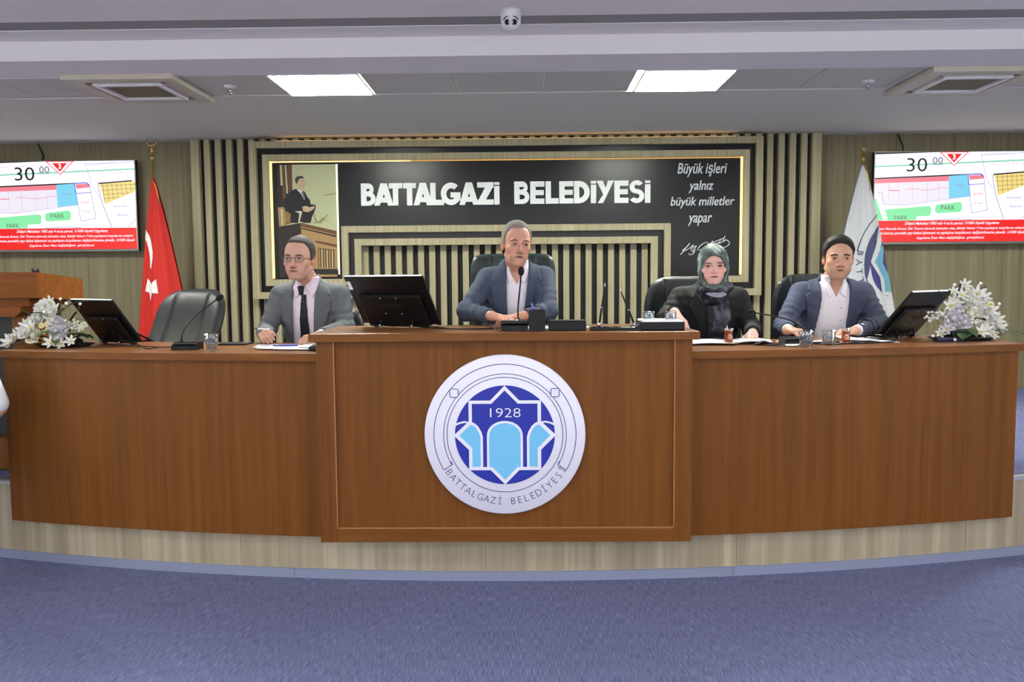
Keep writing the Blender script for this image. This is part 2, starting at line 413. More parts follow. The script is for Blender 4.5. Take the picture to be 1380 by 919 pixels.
def glyph(g, ch, w):
    t = .24
    if ch == 'B':
        g.bar(0,t,0,1).bar(t,w-.28,.76,1).bar(t,w-.3,0,.2).bar(t,w-.3,.42,.64)
        g.band(w-.32,.73,.24,.27,.17,-80,90,t2=.2).band(w-.31,.31,.31,.31,.2,-90,90,t2=.21)
    elif ch == 'A':
        m = w/2; L_ = lambda z: (m-.14)*z; R_ = lambda z: w-(m-.14)*z
        g.poly((0,0),(.25,0),(.29,.14),(L_(.14),.14)).poly((w-.25,0),(w,0),(R_(.14),.14),(w-.29,.14))
        g.poly((L_(.14),.14),(R_(.14),.14),(R_(.36),.36),(L_(.36),.36))
        g.poly((L_(.36),.36),(m-.055,.36),(m,.56),(L_(.56),.56)).poly((m+.055,.36),(R_(.36),.36),(R_(.56),.56),(m,.56)).poly((L_(.56),.56),(R_(.56),.56),(R_(1),1),(L_(1),1))
    elif ch == 'T': g.bar(0,w,.77,1).bar(w/2-.12,w/2+.12,0,.77)
    elif ch == 'L': g.bar(0,t,0,1).bar(t,w,0,.24)
    elif ch == 'G':
        g.band(w*.52,.5,w*.52,.5,.24,48,330,28).bar(w*.5,w,.34,.56).bar(w-.22,w,.2,.45)
    elif ch == 'Z': g.bar(0,w,.77,1).bar(.02,w,0,.23).poly((.02,.15),(.34,.15),(w,.85),(w-.34,.85))
    elif ch == 'i': g.bar(0,t,0,.83).bar(0,t,.88,1)
    elif ch == 'E': g.bar(0,t,0,1).bar(t,w,0,.23).bar(t,w-.03,.39,.61).bar(t,w,.77,1)
    elif ch == 'D': g.bar(0,t,0,1).bar(t,w-.45,.78,1).bar(t,w-.45,0,.22).band(w-.5,.5,.5,.5,.24,-90,90,20)
    elif ch == 'Y': g.poly((0,1),(.27,1),(w/2+.1,.5),(w/2-.1,.4)).poly((w-.27,1),(w,1),(w/2-.12+.02,0),(w/2-.36+.02,0),(w/2-.02,.5))
    elif ch == 'S':
        g.band(w*.5,.71,w*.46,.30,.21,30,262,18,t2=.2).band(w*.5,.30,w*.5,.31,.21,-150,88,20,t2=.2).poly((w*.3,.45),(w*.72,.38),(w*.72,.58),(w*.3,.64))
def title(chars, px0, pxw, X0, X1, zb, zt):
    k = (X1-X0)/(pxw[1]-pxw[0])
    for ch, a, c in chars:
        h = zt-zb; n_ = len([1 for o in C.objects if o.name.startswith('letter')]) % 2; x = X0+(a-pxw[0])*k; y0, y1 = 7.668+.0025*n_, 7.69
        g = G2(x, zb, h, y0, y1); glyph(g, ch, (c-a)*k/h); obj('letter', g.m, LET, sb)
title([('B',37,165),('A',152,325),('T',285,405),('T',412,527),('A',505,672),('L',654,775),('G',748,922),('A',912,1083),('Z',1072,1217),('i',1222,1270)], 0, (37,1270), -1.364, -.083, 2.203, 2.407)
title([('B',85,220),('E',228,355),('L',365,480),('E',487,612),('D',618,758),('i',768,812),('Y',820,972),('E',978,1103),('S',1108,1243),('i',1250,1297)], 0, (85,1297), .052, 1.303, 2.207, 2.41)
QM = mat('silver_letter', (196,200,204), .35)
for txt, x0, x1, z0, z1 in (('Büyük işleri',1.553,2.005,2.438,2.565),('yalnız',1.657,1.885,2.293,2.405),('büyük milletler',1.49,2.077,2.152,2.258),('yapar',1.653,1.873,1.992,2.088)):
    me = fit_mesh(text_mesh(txt, bold=.008, shear=.22, extrude=.006), x0, x1, z0, z1, 7.684)
    link('lettering', me, sb, True, QM)
# signature, drawn as raised strokes (units: pixels of a 6.13x enlargement of the region starting at 900,200)
def sg(p): return (1.4666+(p[0])/6.13/145.6, 7.684, 2.705-(p[1])/6.13/145.6+(p[0]/6.13)*.0000)
strokes = [[(105,870),(128,848),(150,818),(182,778),(160,805),(122,838),(150,835),(190,812),(212,792),(190,838)],
           [(212,812),(238,800),(200,850),(225,838),(205,868),(180,870),(175,858)],
           [(226,828),(230,832)],
           [(245,838),(262,805),(300,778),(325,772),(330,790),(300,820),(262,838),(292,822),(330,790),(322,812),(345,800)],
           [(345,800),(372,758),(352,805),(370,800),(385,778),(392,790),(410,775),(402,790),(425,770),(440,742),(425,780),(452,765),(470,722),(452,770),(478,752)],
           [(338,786),(400,762),(470,735)],
           [(478,752),(500,765),(508,782),(495,800),(465,815),(438,822)]]
q = MB()
for st in strokes:
    P_ = [sg(p) for p in st]
    E_ = [P_[0]]+P_+[P_[-1]]; R_ = []
    for i in range(1, len(E_)-2):                        # smooth pen strokes
        for tt in (0, .25, .5, .75):
            R_.append(tuple(.5*((2*E_[i][c])+(-E_[i-1][c]+E_[i+1][c])*tt+(2*E_[i-1][c]-5*E_[i][c]+4*E_[i+1][c]-E_[i+2][c])*tt*tt+(-E_[i-1][c]+3*E_[i][c]-3*E_[i+1][c]+E_[i+2][c])*tt**3) for c in range(3)))
    q.tube(R_+[P_[-1]], .0038, 6)
obj('signature', q, QM, sb)
# printed picture of the speaker at a lectern, backlit along its right edge
pt = thing('portrait_print', 'sepia printed picture of a man in a black coat at a carved lectern', 'picture', (-1.86, 7.69, 1.573))
b = MB(); b.box(-2.14, -1.588, 7.67, 7.69, 1.573, 2.585); obj('backing', b, BLKM, pt)
b = MB(); b.box(-1.590, -1.581, 7.665, 7.69, 1.573, 2.585); obj('led_strip', b, LEDW, pt)
F = Flat(-2.14, 2.585, .552/614, 7.6695)      # 614 x 1126 units
def pc(n, c): return mat('print_'+n, c, .5)
cream, brown, dark, mid, blk, skin_, tan_ = pc('cream',(176,180,140)), pc('brown',(96,62,34)), pc('dark',(34,26,22)), pc('mid',(134,104,62)), pc('black',(16,15,16)), pc('skin',(186,162,128)), pc('tan',(158,126,78))
# units: ((x-122),(y-80)) of a 7.07x enlargement, scaled so that 614 units span the picture
def R(*p): return [((a-130)*1.035, (c-80)*1.035) for a,c in p]
F.poly([(0,0),(614,0),(614,1126),(0,1126)], cream)
F.poly(R((130,80),(282,80),(282,420),(250,660),(130,690)), dark)
F.poly(R((182,80),(215,80),(215,400),(182,420)), brown).poly(R((232,80),(280,80),(278,330),(240,360)), brown)
F.poly(R((162,82),(182,82),(186,280),(166,285)), cream).poly(R((212,82),(226,82),(236,360),(222,365)), cream)
F.poly(R((130,500),(190,495),(200,520),(205,680),(140,690)), tan_).poly(R((160,520),(176,520),(180,670),(165,672)), cream)
F.poly(R((200,540),(260,540),(255,655),(205,660)), mid)
# man
F.poly(R((330,310),(352,326),(402,345),(432,400),(455,430),(460,470),(505,475),(512,500),(490,560),(475,580),(455,655),(250,655),(258,560),(232,548),(212,520),(208,430),(222,385),(262,340),(318,315)), blk)
F.poly(R((318,305),(345,322),(378,335),(398,380),(405,425),(392,420),(368,370),(330,330)), pc('shirt',(200,200,186)))
F.poly(R((366,345),(392,352),(405,425),(388,412)), pc('tie',(110,110,120)))
F.poly(R((315,250),(330,235),(360,215),(395,212),(408,240),(410,265),(406,290),(396,318),(380,332),(352,325),(332,305),(320,290),(316,270)), skin_)
F.poly(R((312,250),(310,222),(325,200),(355,190),(385,194),(402,212),(398,218),(365,215),(345,232),(332,262),(322,268)), pc('hair',(60,54,44)))
F.line(R((375,243),(396,240)), 5, pc('brow',(70,52,40))).line(R((388,300),(404,298)), 4, pc('mouth',(120,76,60))).line(R((404,250),(411,272),(402,276)), 4, pc('nose',(150,122,92)))
F.poly(R((375,495),(410,485),(450,500),(495,488),(500,505),(470,530),(430,548),(385,540)), skin_)
F.poly(R((300,540),(365,535),(372,550),(345,640),(385,650),(330,655),(345,560)), pc('jug',(190,186,160)))
for i in range(12):
    a = 470+random.random()*190; c = 560+random.random()*100
    F.line(R((500+random.random()*60,660),(a,c),(a+14,c+18)), 6, pc('leaf%d' % (i%2), ((148,140,88),(120,110,64))[i%2]))
F.line(R((600,385),(712,368)), 8, mid)
# lectern in the picture
F.poly(R((130,690),(355,652),(712,735),(712,1190),(130,1190)), tan_)
F.poly(R((130,690),(355,655),(360,760),(250,800),(215,900),(230,1190),(130,1190)), dark)
F.poly(R((355,655),(712,738),(712,775),(360,690)), brown)
F.poly(R((360,700),(712,783),(712,800),(360,712)), dark)
F.poly(R((500,830),(712,870),(712,900),(500,850)), brown).poly(R((520,900),(690,925),(690,1100),(520,1100)), brown)
for i in range(7):
    F.poly(R((530+i*26,910+i*4),(540+i*26,912+i*4),(540+i*26,1100),(530+i*26,1100)), cream if i%2 else tan_)
F.poly(R((130,1112),(712,1112),(712,1165),(130,1165)), dark)
for _ in range(1): F.poly([(0,1080),(614,1080),(614,1126),(0,1126)], dark)
F.build('print', pt)
# ================================================================ television screens
def scr(n, c, e=1.0): return mat('screen_'+n, c, .4, emit=e)
WH, BK, RD = scr('white',(244,244,255),1.15), scr('black',(14,12,14),.6), scr('red',(246,30,26),1.0)
GN, PK, LB, YL, GL, PV, PP = scr('green',(140,240,170)), scr('pink',(246,130,145)), scr('blue',(130,214,246)), scr('yellow',(250,222,130)), scr('greenline',(150,220,190)), scr('violet',(150,140,190)), scr('palepink',(246,206,236))
BL = scr('deepblue',(70,50,230)); GY = scr('grey',(90,90,110)); WP = scr('palelilac',(242,236,250))
def television(x0, label):
    t = thing('television', label, 'television', (x0+.725, 7.86, 1.81), 0, 'wall televisions')
    z0, z1 = 1.81, 2.665
    b = MB(); b.box(x0, x0+1.45, 7.79, 7.84, z0, z1, .006); obj('housing', b, BLK, t)
    b = MB(); b.box(x0+.3, x0+1.15, 7.84, 7.896, z0+.15, z1-.2); obj('wall_bracket', b, BLKM, t)
    q = MB(); k = .009; fr = mat('tv_bezel', (120,120,112), .35, metal=.5)
    q.box(x0,x0+k,7.784,7.79,z0,z1); q.box(x0+1.45-k,x0+1.45,7.784,7.79,z0,z1); q.box(x0+k,x0+1.45-k,7.784,7.79,z0,z0+.018); q.box(x0+k,x0+1.45-k,7.784,7.79,z1-k,z1)
    obj('bezel', q, fr, t)
    F = Flat(x0+.01, z1-.01, 1.43/1253, 7.7895)
    F.poly([(0,0),(1253,0),(1253,722),(0,722)], WH)
    F.poly([(0,0),(520,0),(0,14)], BK).poly([(0,45),(1253,8),(1253,12),(0,50)], PP)
    F.line([(0,112),(1253,68)], 13, GL)
    F.text('30', 255, 420, 45, 155, BK).text('00', 462, 545, 40, 92, GY); F.line([(458,100),(545,98)], 4, GY)
    F.poly([(515,-2),(755,-2),(635,112)], RD).poly([(530,4),(740,4),(635,104)], WH).poly([(572,15),(697,15),(634,86)], RD).text('3', 622, 646, 20, 62, WH, bold=.03)
    F.line([(850,15),(868,90),(900,220),(955,300)], 3, PV).line([(850,30),(1253,8)], 3, PV)
    F.text('TDL-15-04-2', 905, 1200, 82, 112, PP)
    F.poly([(0,208),(597,192),(597,232),(0,246)], PK).poly([(0,246),(597,232),(597,374),(250,420),(60,418),(0,300)], WP)
    F.line([(0,207),(750,182)], 11, BK)
    F.poly([(597,192),(754,182),(776,355),(600,374)], LB).poly([(757,190),(868,184),(880,215),(765,225)], PK)
    F.line([(750,182),(850,177),(876,198)], 8, BL).line([(750,182),(757,262),(886,258)], 5, BL)
    F.line([(876,198),(915,468),(790,492),(757,262)], 4, PV)
    for u in (110, 190, 300, 420, 510): F.line([(u,205),(u+8,400)], 2, PK)
    F.line([(30,320),(60,320),(78,416),(250,422),(780,355)], 3, PV)
    F.line([(250,300),(300,292),(380,300),(430,306),(500,296),(540,285),(600,288)], 4, PK)
    F.line([(115,302),(200,306)], 8, PK).text('konut', 650, 720, 255, 275, PV)
    F.poly([(0,368),(14,372),(75,545),(0,545)], GN)
    F.poly([(88,458),(440,432),(462,444),(458,500),(444,512),(345,516),(340,546),(110,546)], GN)
    F.poly([(505,422),(690,402),(708,418),(708,468),(694,482),(510,492),(492,478),(494,434)], GN)
    F.text('PARK', 165, 272, 507, 542, GY).text('PARK', 540, 652, 428, 465, GY)
    F.poly([(960,186),(1253,168),(1253,255),(1000,352)], YL)
    for u in range(985, 1253, 38): F.line([(u,184),(u+12, 345-(u-985)*.36)], 3, GY)
    for v in (205, 240, 275, 310): F.line([(965+(v-186)*.22,v),(min(1253,1253-(v-255)*2.6 if v > 255 else 1253),v-12)], 3, GY)
    F.line([(952,184),(1232,164)], 11, BK).line([(952,184),(946,205),(975,345),(1020,470),(1048,546)], 4, GY)
    F.text('ticaret', 1065, 1180, 360, 380, PV).text('bina', 1100, 1180, 430, 450, PV).text('KAPI', 800, 870, 330, 350, PK).text('2 kat', 805, 875, 400, 420, PK)
    F.line([(490,545),(680,537),(790,546)], 4, PV).line([(1180,546),(1253,480)], 3, GY)
    F.poly([(0,548),(1253,548),(1253,722),(0,722)], RD)
    for i, (s_, a, c) in enumerate((('Dilşeri Mahallesi 1983 ada 4 no.lu parsel, 1/1000 ölçekli Uygulama', 250, 1010), ('İmar Planında Konut, Dik Ticaret alanında kalmakta olup, Bitişik Nizam 7 Kat yapılaşma koşullarına sahiptir.', 30, 1225), ('Söz konusu parselde yapı kitlesi işlenmesi ve yapılaşma koşullarının değiştirilmesine yönelik, 1/1000 ölçekli', 35, 1235), ('Uygulama İmar Planı değişikliğinin  görüşülmesi', 350, 895))):
        F.text(s_, a, c, 560+i*38, 590+i*38, WH, bold=.012, shear=.3)
    F.build('screen', t)
    q = MB(); xx = x0+.275 if x0 > 0 else x0+.5
    q.tube([(xx+.02,7.87,2.66),(xx+.03,7.88,2.72),(xx,7.885,2.79),(xx-.02,7.89,CLZ)], .006, 8); obj('cable', q, BLK, t)
television(-4.96, 'wide wall television showing the plan map, behind the lectern')
television(3.388, 'wide wall television showing the plan map, right of the white flag')
# ================================================================ ceiling fixtures
CAS = mat('cassette_plastic', (196,190,172), .5); CASG = mat('cassette_grille', (120,112,90), .7)
def cassette(x, y, label):
    t = thing('air_conditioner', label, 'air conditioner', (x, y, CLZ), 0, 'ceiling air units')
    def ring(m, a, c, z0, z1, M_=0):
        m.box(-a,a,-a,-c,z0,z1,.004); m.box(-a,a,c,a,z0,z1,.004); m.box(-a,-c,-c,c,z0,z1,.004); m.box(c,a,-c,c,z0,z1,.004)
    q = MB(); ring(q, .36, .265, -.035, -.0); obj('panel_frame', q, CAS, t, W=False)
    q = MB(); ring(q, .225, .19, -.045, -.01); obj('grille_frame', q, WHITE, t, W=False)
    q = MB(); q.box(-.192,.192,-.192,.192,-.03,-.005); obj('grille', q, CASG, t, W=False)
    q = MB(); q.box(-.268,.268,-.268,.268,-.018,-.004); obj('duct', q, BLKM, t, W=False)
    for a in range(4):
        q = MB(); q.box(-.2,.2,-.262,-.232,-.03,-.024,.002,M=Matrix.Rotation(a*PI/2,4,'Z')); obj('vane', q, CAS, t, W=False)
cassette(-2.44, 5.66, 'square air conditioning unit in the ceiling, left end of the tiled strip')
cassette(3.10, 5.73, 'square air conditioning unit in the ceiling, right end of the tiled strip')
for x, y, l in ((-1.853,5.695,'small sprinkler head on the ceiling tile left of the light panel'),(2.492,5.766,'small sprinkler head on the ceiling tile right of the light panel')):
    t = thing('sprinkler', l, 'sprinkler', (x,y,CLZ), 0, 'ceiling sprinklers')
    q = MB(); q.lathe([(0,.006),(.04,.006),(.04,0),(.03,-.008),(0,-.008)]); obj('rosette', q, WHITE, t, W=False)
    q = MB(); q.tube([(0,0,0),(0,0,-.045)], .006, 8); q.lathe([(0,-.045),(.016,-.045),(.016,-.049),(0,-.049)]); obj('nozzle', q, CHROME, t, W=False)
t = thing('dome_camera', 'white dome security camera with two round lenses under the hall ceiling', 'camera', (.08, 4.53, HCZ))
q = MB(); q.lathe([(0,0),(.056,0),(.056,-.02),(.053,-.05),(.0535,-.055)], n=32); obj('base', q, WHITE, t, W=False)
q = MB(); q.sphere((0,0,-.055), (.0535,.0535,.055), 32); obj('ball', q, WHITE, t, W=False)
q = MB(); q.tube([(.0535*math.sin(a)*.75, -.0535*math.cos(a*.5)*.93, -.048+.026*math.cos(a*1.0)-.02) for a in [(-1.25+2.5*i/14) for i in range(15)]], .0035, 6); obj('lens_hood_slot', q, DGREY, t, W=False)
for s in (-1,1):
    q = MB(); q.lathe([(0,.003),(.011,.003),(.0145,.005),(.0145,-.012),(0,-.012)], M=Matrix.Rotation(PI/2+.35,4,'X'), c=(s*.0185,-.0455,-.073)); obj('lens', q, BLK, t, W=False)
# ================================================================ the desk: two curved wings and a raised centre block
WT, CT, DB = 1.162, 1.266, .228
def wing(sg, label):
    t = thing('council_desk', label, 'desk', (sg*1.8+.04, 4.3, PLZ))
    a, c = sorted((sg*.915+.04, sg*2.735+.04)); e = sg*2.735+.04
    # top, in one continuous curved slab
    xa, xc = (a-.02 if sg < 0 else a, c) if sg > 0 else (a, c)
    obj('desk_top', ribbon(min(a, a), max(c, c), -.02, .66, WT-.036, WT, 40), [DESKT], t)
    obj('edge_band', ribbon(a, c, -.024, -.0195, WT-.037, WT-.001, 40), DESKH, t)
    pa, pc_ = (a+.02, c) if sg < 0 else (a, c-.02)
    obj('front_panel', ribbon(pa, pc_, 0, .02, DB, WT-.036, 40), DESK, t)
    x = e-sg*.03
    b = MB(); xs = sorted((x, x-sg*.02)); y0 = arc(x)
    b.box(xs[0], xs[1], y0+.02, y0+.60, PLZ, WT-.036); obj('side_panel', b, DESK, t)
    return t
wing(-1, 'curved brown wooden desk wing left of the raised centre block')
wing(1, 'curved brown wooden desk wing right of the raised centre block')
t = thing('centre_desk', 'raised brown wooden centre desk block with a framed front panel', 'desk', (.04, 4.3, PLZ))
x0, x1, y0 = -.875, .955, 3.983
b = MB(); b.box(x0-.03, x1+.03, y0-.02, y0+.655, CT-.04, CT, .003); obj('desk_top', b, DESKT, t)
b = MB(); b.box(x0-.031, x1+.031, y0-.0235, y0-.0195, CT-.039, CT-.001); obj('edge_band', b, DESKH, t)
b = MB(); b.box(x0+.08, x1-.08, y0+.014, y0+.03, DB+.05, CT-.04); obj('front_panel', b, DESK, t)
for a in (x0, x1-.085):
    b = MB(); b.box(a, a+.085, y0, y0+.03, DB, CT-.04, .002); obj('stile', b, DESK, t)
b = MB(); b.box(x0+.085, x1-.085, y0, y0+.03, DB, DB+.07, .002); obj('rail', b, DESKH, t)
for a in (x0, x1-.02):
    b = MB(); b.box(a, a+.02, y0+.03, y0+.64, PLZ, CT-.04); obj('side_panel', b, DESK, t)
bead = mat('pale_bead', (160,112,70), .4)
b = MB(); b.box(x0+.083, x0+.088, y0-.002, y0+.012, DB+.068, CT-.04); b.box(x1-.088, x1-.083, y0-.002, y0+.012, DB+.068, CT-.04); b.box(x0+.083, x1-.083, y0-.002, y0+.012, DB+.068, DB+.073)
obj('bead', b, bead, t)
# ================================================================ round emblem on the centre block
E_K = .393/403
ex, ez, ey = .043, .766, y0+.014
em = thing('round_emblem', 'round white municipal emblem with blue star and arches on the centre desk front', 'emblem', (ex, ey, ez))
WE, BE, LE, IN_ = mat('emblem_white', (226,226,240), .4), mat('emblem_blue', (30,44,158), .4), mat('emblem_light_blue', (112,190,232), .4), mat('emblem_ink', (56,62,128), .5)
q = MB(); q.lathe([(0,0),(.393,0),(.393,.022),(.39,.025),(0,.025)], n=96, M=Matrix.Rotation(PI/2,4,'X'), c=(ex,ey,ez)); obj('disc', q, WE, em)
F = Flat(ex, ez, E_K, ey-.0252); F.step = .00035
def ring(r, t_, a0, a1, m, n=72):
    F.n += 1
    for i in range(n):
        A, B_ = math.radians(a0+(a1-a0)*i/n), math.radians(a0+(a1-a0)*(i+1)/n)
        F.mb.quad([F.P(r*math.cos(A),-r*math.sin(A)), F.P(r*math.cos(B_),-r*math.sin(B_)), F.P((r-t_)*math.cos(B_),-(r-t_)*math.sin(B_)), F.P((r-t_)*math.cos(A),-(r-t_)*math.sin(A))], F.mi(m))
def disc(r, m, n=72): F.poly([(r*math.cos(2*PI*i/n), r*math.sin(2*PI*i/n)) for i in range(n)], m)
def E2(*p): return [(a-477, c-467) for a,c in p]
def emblem_print(F):
    ring(358, 4, -30, 209.5, IN_); ring(309, 3.5, -30, 209.5, IN_); ring(292, 3.5, 0, 360, IN_)
    F.line(E2((166,642),(176,640),(213,616),(204,600)), 4, IN_); F.line(E2((786,646),(776,642),(742,620),(750,600)), 4, IN_)
    for sx in (-1, 1):
        cx_, cy_ = sx*252, -212
        F.poly([(cx_-22,cy_-22),(cx_+22,cy_-22),(cx_+22,cy_+22),(cx_-22,cy_+22)], WE)
        F.line([(cx_-16,cy_-21),(cx_+16,cy_-21),(cx_+21,cy_-16),(cx_+21,cy_+14),(cx_+14,cy_+21),(cx_-16,cy_+21),(cx_-21,cy_+16),(cx_-21,cy_-16),(cx_-16,cy_-21)], 4, IN_)
    disc(250, BE)
    star = E2((477,218),(550,293),(658,293),(658,398),(732,468),(658,542),(658,645),(548,645),(477,718),(405,645),(297,645),(297,542),(221,468),(297,398),(297,293),(405,293))
    inner = E2((477,242),(543,309),(641,309),(641,404),(706,468),(641,534),(641,629),(540,629),(477,694),(413,629),(313,629),(313,534),(247,468),(313,404),(313,309),(411,309))
    for sx in (-1, 1):                                   # thin arcs outside the star
        F.line([(sx*247,-52),(sx*225,-62),(sx*200,-67),(sx*180,-62),(sx*160,-50)], 9, WE)
    F.poly(star, WE)
    def arch(x0_, x1_, zs, zt, n=18):                    # arch head points, left to right
        c = (x0_+x1_)/2; r = (x1_-x0_)/2
        return [(c-r*math.cos(PI*i/n), zs-(zs-zt)*math.sin(PI*i/n)**.9) for i in range(n+1)]
    F.poly(inner, BE)
    F.poly([(-90,162)]+arch(-90,90,8,-71)+[(90,162)], WE)
    lo = [(78,162),(62,162),(0,226),(-63,162),(-79,162)]
    F.poly(arch(-79,79,10,-60)+lo, LE)
    for sx in (-1, 1):
        o_ = [(sx*a, c) for a,c in ((164,-66),(176,-60),(184,-52),(240,0),(180,72),(180,170),(110,170),(110,10),(118,-18),(134,-45),(150,-60))]
        F.poly(o_, WE)
        i_ = [(sx*a, c) for a,c in ((170,-52),(178,-47),(228,1),(164,66),(164,160),(122,160),(122,12),(130,-14),(143,-36),(156,-48))]
        F.poly(i_, LE)
    F.text('1928', -73, 79, -136, -90, WE, bold=-.012)
emblem_print(F)
word = 'BATTALGAZİ BELEDİYESİ'
for i, ch in enumerate(word):
    if ch == ' ': continue
    A = math.radians(213.8+5.72*i)
    me = text_mesh(ch, size=1, bold=-.012)
    v = np.empty(len(me.vertices)*3); me.vertices.foreach_get('co', v); v = v.reshape(-1,3)
    capw = (v[:,0].max()-v[:,0].min()); u = (v[:,0]-v[:,0].min()-capw/2)*48; vv = v[:,1]*52
    # upright direction points to the centre of the disc
    ca, sa = math.cos(A), math.sin(A)
    tx_, tz_ = -sa, ca                                   # reading direction, counterclockwise
    X = ca*(356-vv)+tx_*u; Z = sa*(356-vv)+tz_*u
    co_ = np.stack([ex+X*E_K, np.full(len(X), ey-.0252-.00035*3), ez+Z*E_K], 1)
    me.vertices.foreach_set('co', co_.ravel()); n0 = len(F.mb.bm.faces); F.mb.bm.from_mesh(me); F.mb.bm.faces.ensure_lookup_table()
    for f in F.mb.bm.faces[n0:]: f.material_index = F.mi(IN_)
    bpy.data.meshes.remove(me)
F.build('print', em)
# ================================================================ lectern
LW = grain('lectern_wood', (118,68,28), (142,84,38), (1.2,20,20), .5, c3=(130,76,33), big=1.5, spec=.15)
t = thing('lectern', 'brown wooden lectern with a sloping top, behind the left end of the desk', 'lectern', (-3.05, 4.95, PLZ))
b = MB(); b.prism([(4.75,1.435),(4.75,1.585),(5.25,1.545),(5.25,1.41)], -3.42, -2.69, 'X'); obj('top', b, LW, t)
b = MB(); b.box(-3.33, -2.77, 4.80, 5.2, 1.385, 1.432); obj('neck', b, LW, t)
b = MB(); b.prism([(-3.30,1.325),(-3.33,1.352),(-3.33,1.385),(-2.80,1.385),(-2.80,1.352),(-2.83,1.325)], 4.76, 5.18); obj('moulding', b, LW, t)
b = MB(); b.box(-2.88, -2.80, 4.80, 5.18, .62, 1.33, .003); obj('side_panel', b, DESK, t)
b = MB(); b.box(-3.33, -3.25, 4.80, 5.18, .62, 1.33, .003); obj('side_panel', b, DESK, t)
b = MB(); b.box(-3.25, -2.88, 4.84, 4.86, .62, 1.325); obj('front_panel', b, mat('dark_green_board', (24,30,28), .5), t)
b = MB(); b.box(-3.38, -2.76, 4.70, 5.2, PLZ+.005, .62, .004); obj('plinth', b, DESK, t)
b = MB()
for s in (-1,1): b.tube([(-2.72+s*.012,4.80,1.58),(-2.72+s*.017,4.79,1.605)], .006, 8)
b.box(-2.738,-2.702,4.79,4.81,1.575,1.595,.003)
tag(obj('microphone_clip', b, BLKM), 'small black two-pronged microphone clip on top of the lectern', 'clip')
# ================================================================ office chairs
def chair(name, label, loc, rot, leather, hgt=.62, wid=.52, tilt=.14, sq=3.6):
    t = thing(name, label, 'chair', (loc[0], loc[1], PLZ), rot, 'black office chairs behind the desk')
    hb = .50
    def back(off):
        def f(u, v):
            a = u*2*PI; r = v
            # superellipse outline, padded front
            cx_, sx_ = math.cos(a), math.sin(a)
            e = 2/(sq if sx_ > 0 else 5)
            X = wid/2*math.copysign(abs(cx_)**e, cx_)*(1-.10*(sx_ < 0)*abs(sx_))*r
            Z = hgt/2*math.copysign(abs(sx_)**e, sx_)*r
            curve = .10*(X/(wid/2))**2*.45
            th = .05*(1-r**6)**.5 if r < 1 else 0
            seam = .016*math.exp(-((abs(X)-wid*.24)/.009)**2)+.004*math.exp(-((Z+hgt*.22)/.006)**2)
            Y = off*(th - (seam if r < .95 else 0)) - curve
            zz = Z+hgt/2
            return (X, .25+Y+zz*math.sin(tilt)+.03*math.sin(zz*6), hb+zz*math.cos(tilt))
        return f
    b = MB(); b.grid(back(-1), 160, 26, closeu=True); b.grid(back(1), 56, 14, closeu=True)
    bmesh.ops.remove_doubles(b.bm, verts=b.bm.verts[:], dist=.0006)
    obj('backrest', b, leather, t, W=False)
    b = MB(); b.box(-.25,.25,-.24,.26,.40,.50,.04); o = obj('seat', b, leather, t, W=False, smooth=True)
    for s in (-1,1):
        b = MB(); b.tube([(s*.29,.16,.44),(s*.30,.14,.60),(s*.30,.06,.645),(s*.30,-.18,.645),(s*.29,-.22,.60),(s*.27,-.16,.44)], .018, 10); b.box(s*.30-.03,s*.30+.03,-.19,.1,.648,.675,.012)
        obj('armrest', b, BLKM, t, W=False)
    b = MB(); b.tube([(0,0,.40),(0,0,.11)], .028, 14); obj('column', b, CHROME, t, W=False)
    for k in range(5):
        a = k*2*PI/5+.3; d = (math.cos(a), math.sin(a))
        b = MB(); b.tube([(0,0,.11),(d[0]*.28,d[1]*.28,.075)], [.026,.018], 8); lg = obj('leg', b, BLKM, t, W=False)
        b = MB(); b.lathe([(0,-.011),(.024,-.011),(.026,0),(.024,.011),(0,.011)], n=14, M=Matrix.Rotation(a,4,'Z')@Matrix.Rotation(PI/2,4,'X'), c=(d[0]*.27,d[1]*.27,.0265)); b.tube([(d[0]*.27,d[1]*.27,.03),(d[0]*.27,d[1]*.27,.075)], .008, 6)
        obj('caster', b, BLK, lg, W=False)
    return t
# front of a chair looks towards -Y (the hall)
chair('office_chair', 'empty black leather office chair between the left monitor and the red flag', (-2.27, 4.98), -.62, LEATH, .60, .74, .44)
chair('office_chair', 'tall dark green leather chair behind the man at the centre desk', (.062, 5.08), -.03, GLEATH, .755, .55, .05, 8)
chair('office_chair', 'black leather chair behind the woman in the headscarf', (1.24, 5.15), .22, LEATH, .60, .56, .07)
chair('office_chair', 'black leather chair behind the man in blue on the right', (2.06, 5.17), .22, LEATH, .61, .55, .06)
chair('office_chair', 'black chair hidden behind the man in the grey suit', (-1.15, 5.17), 0, LEATH, .42, .46, .08)
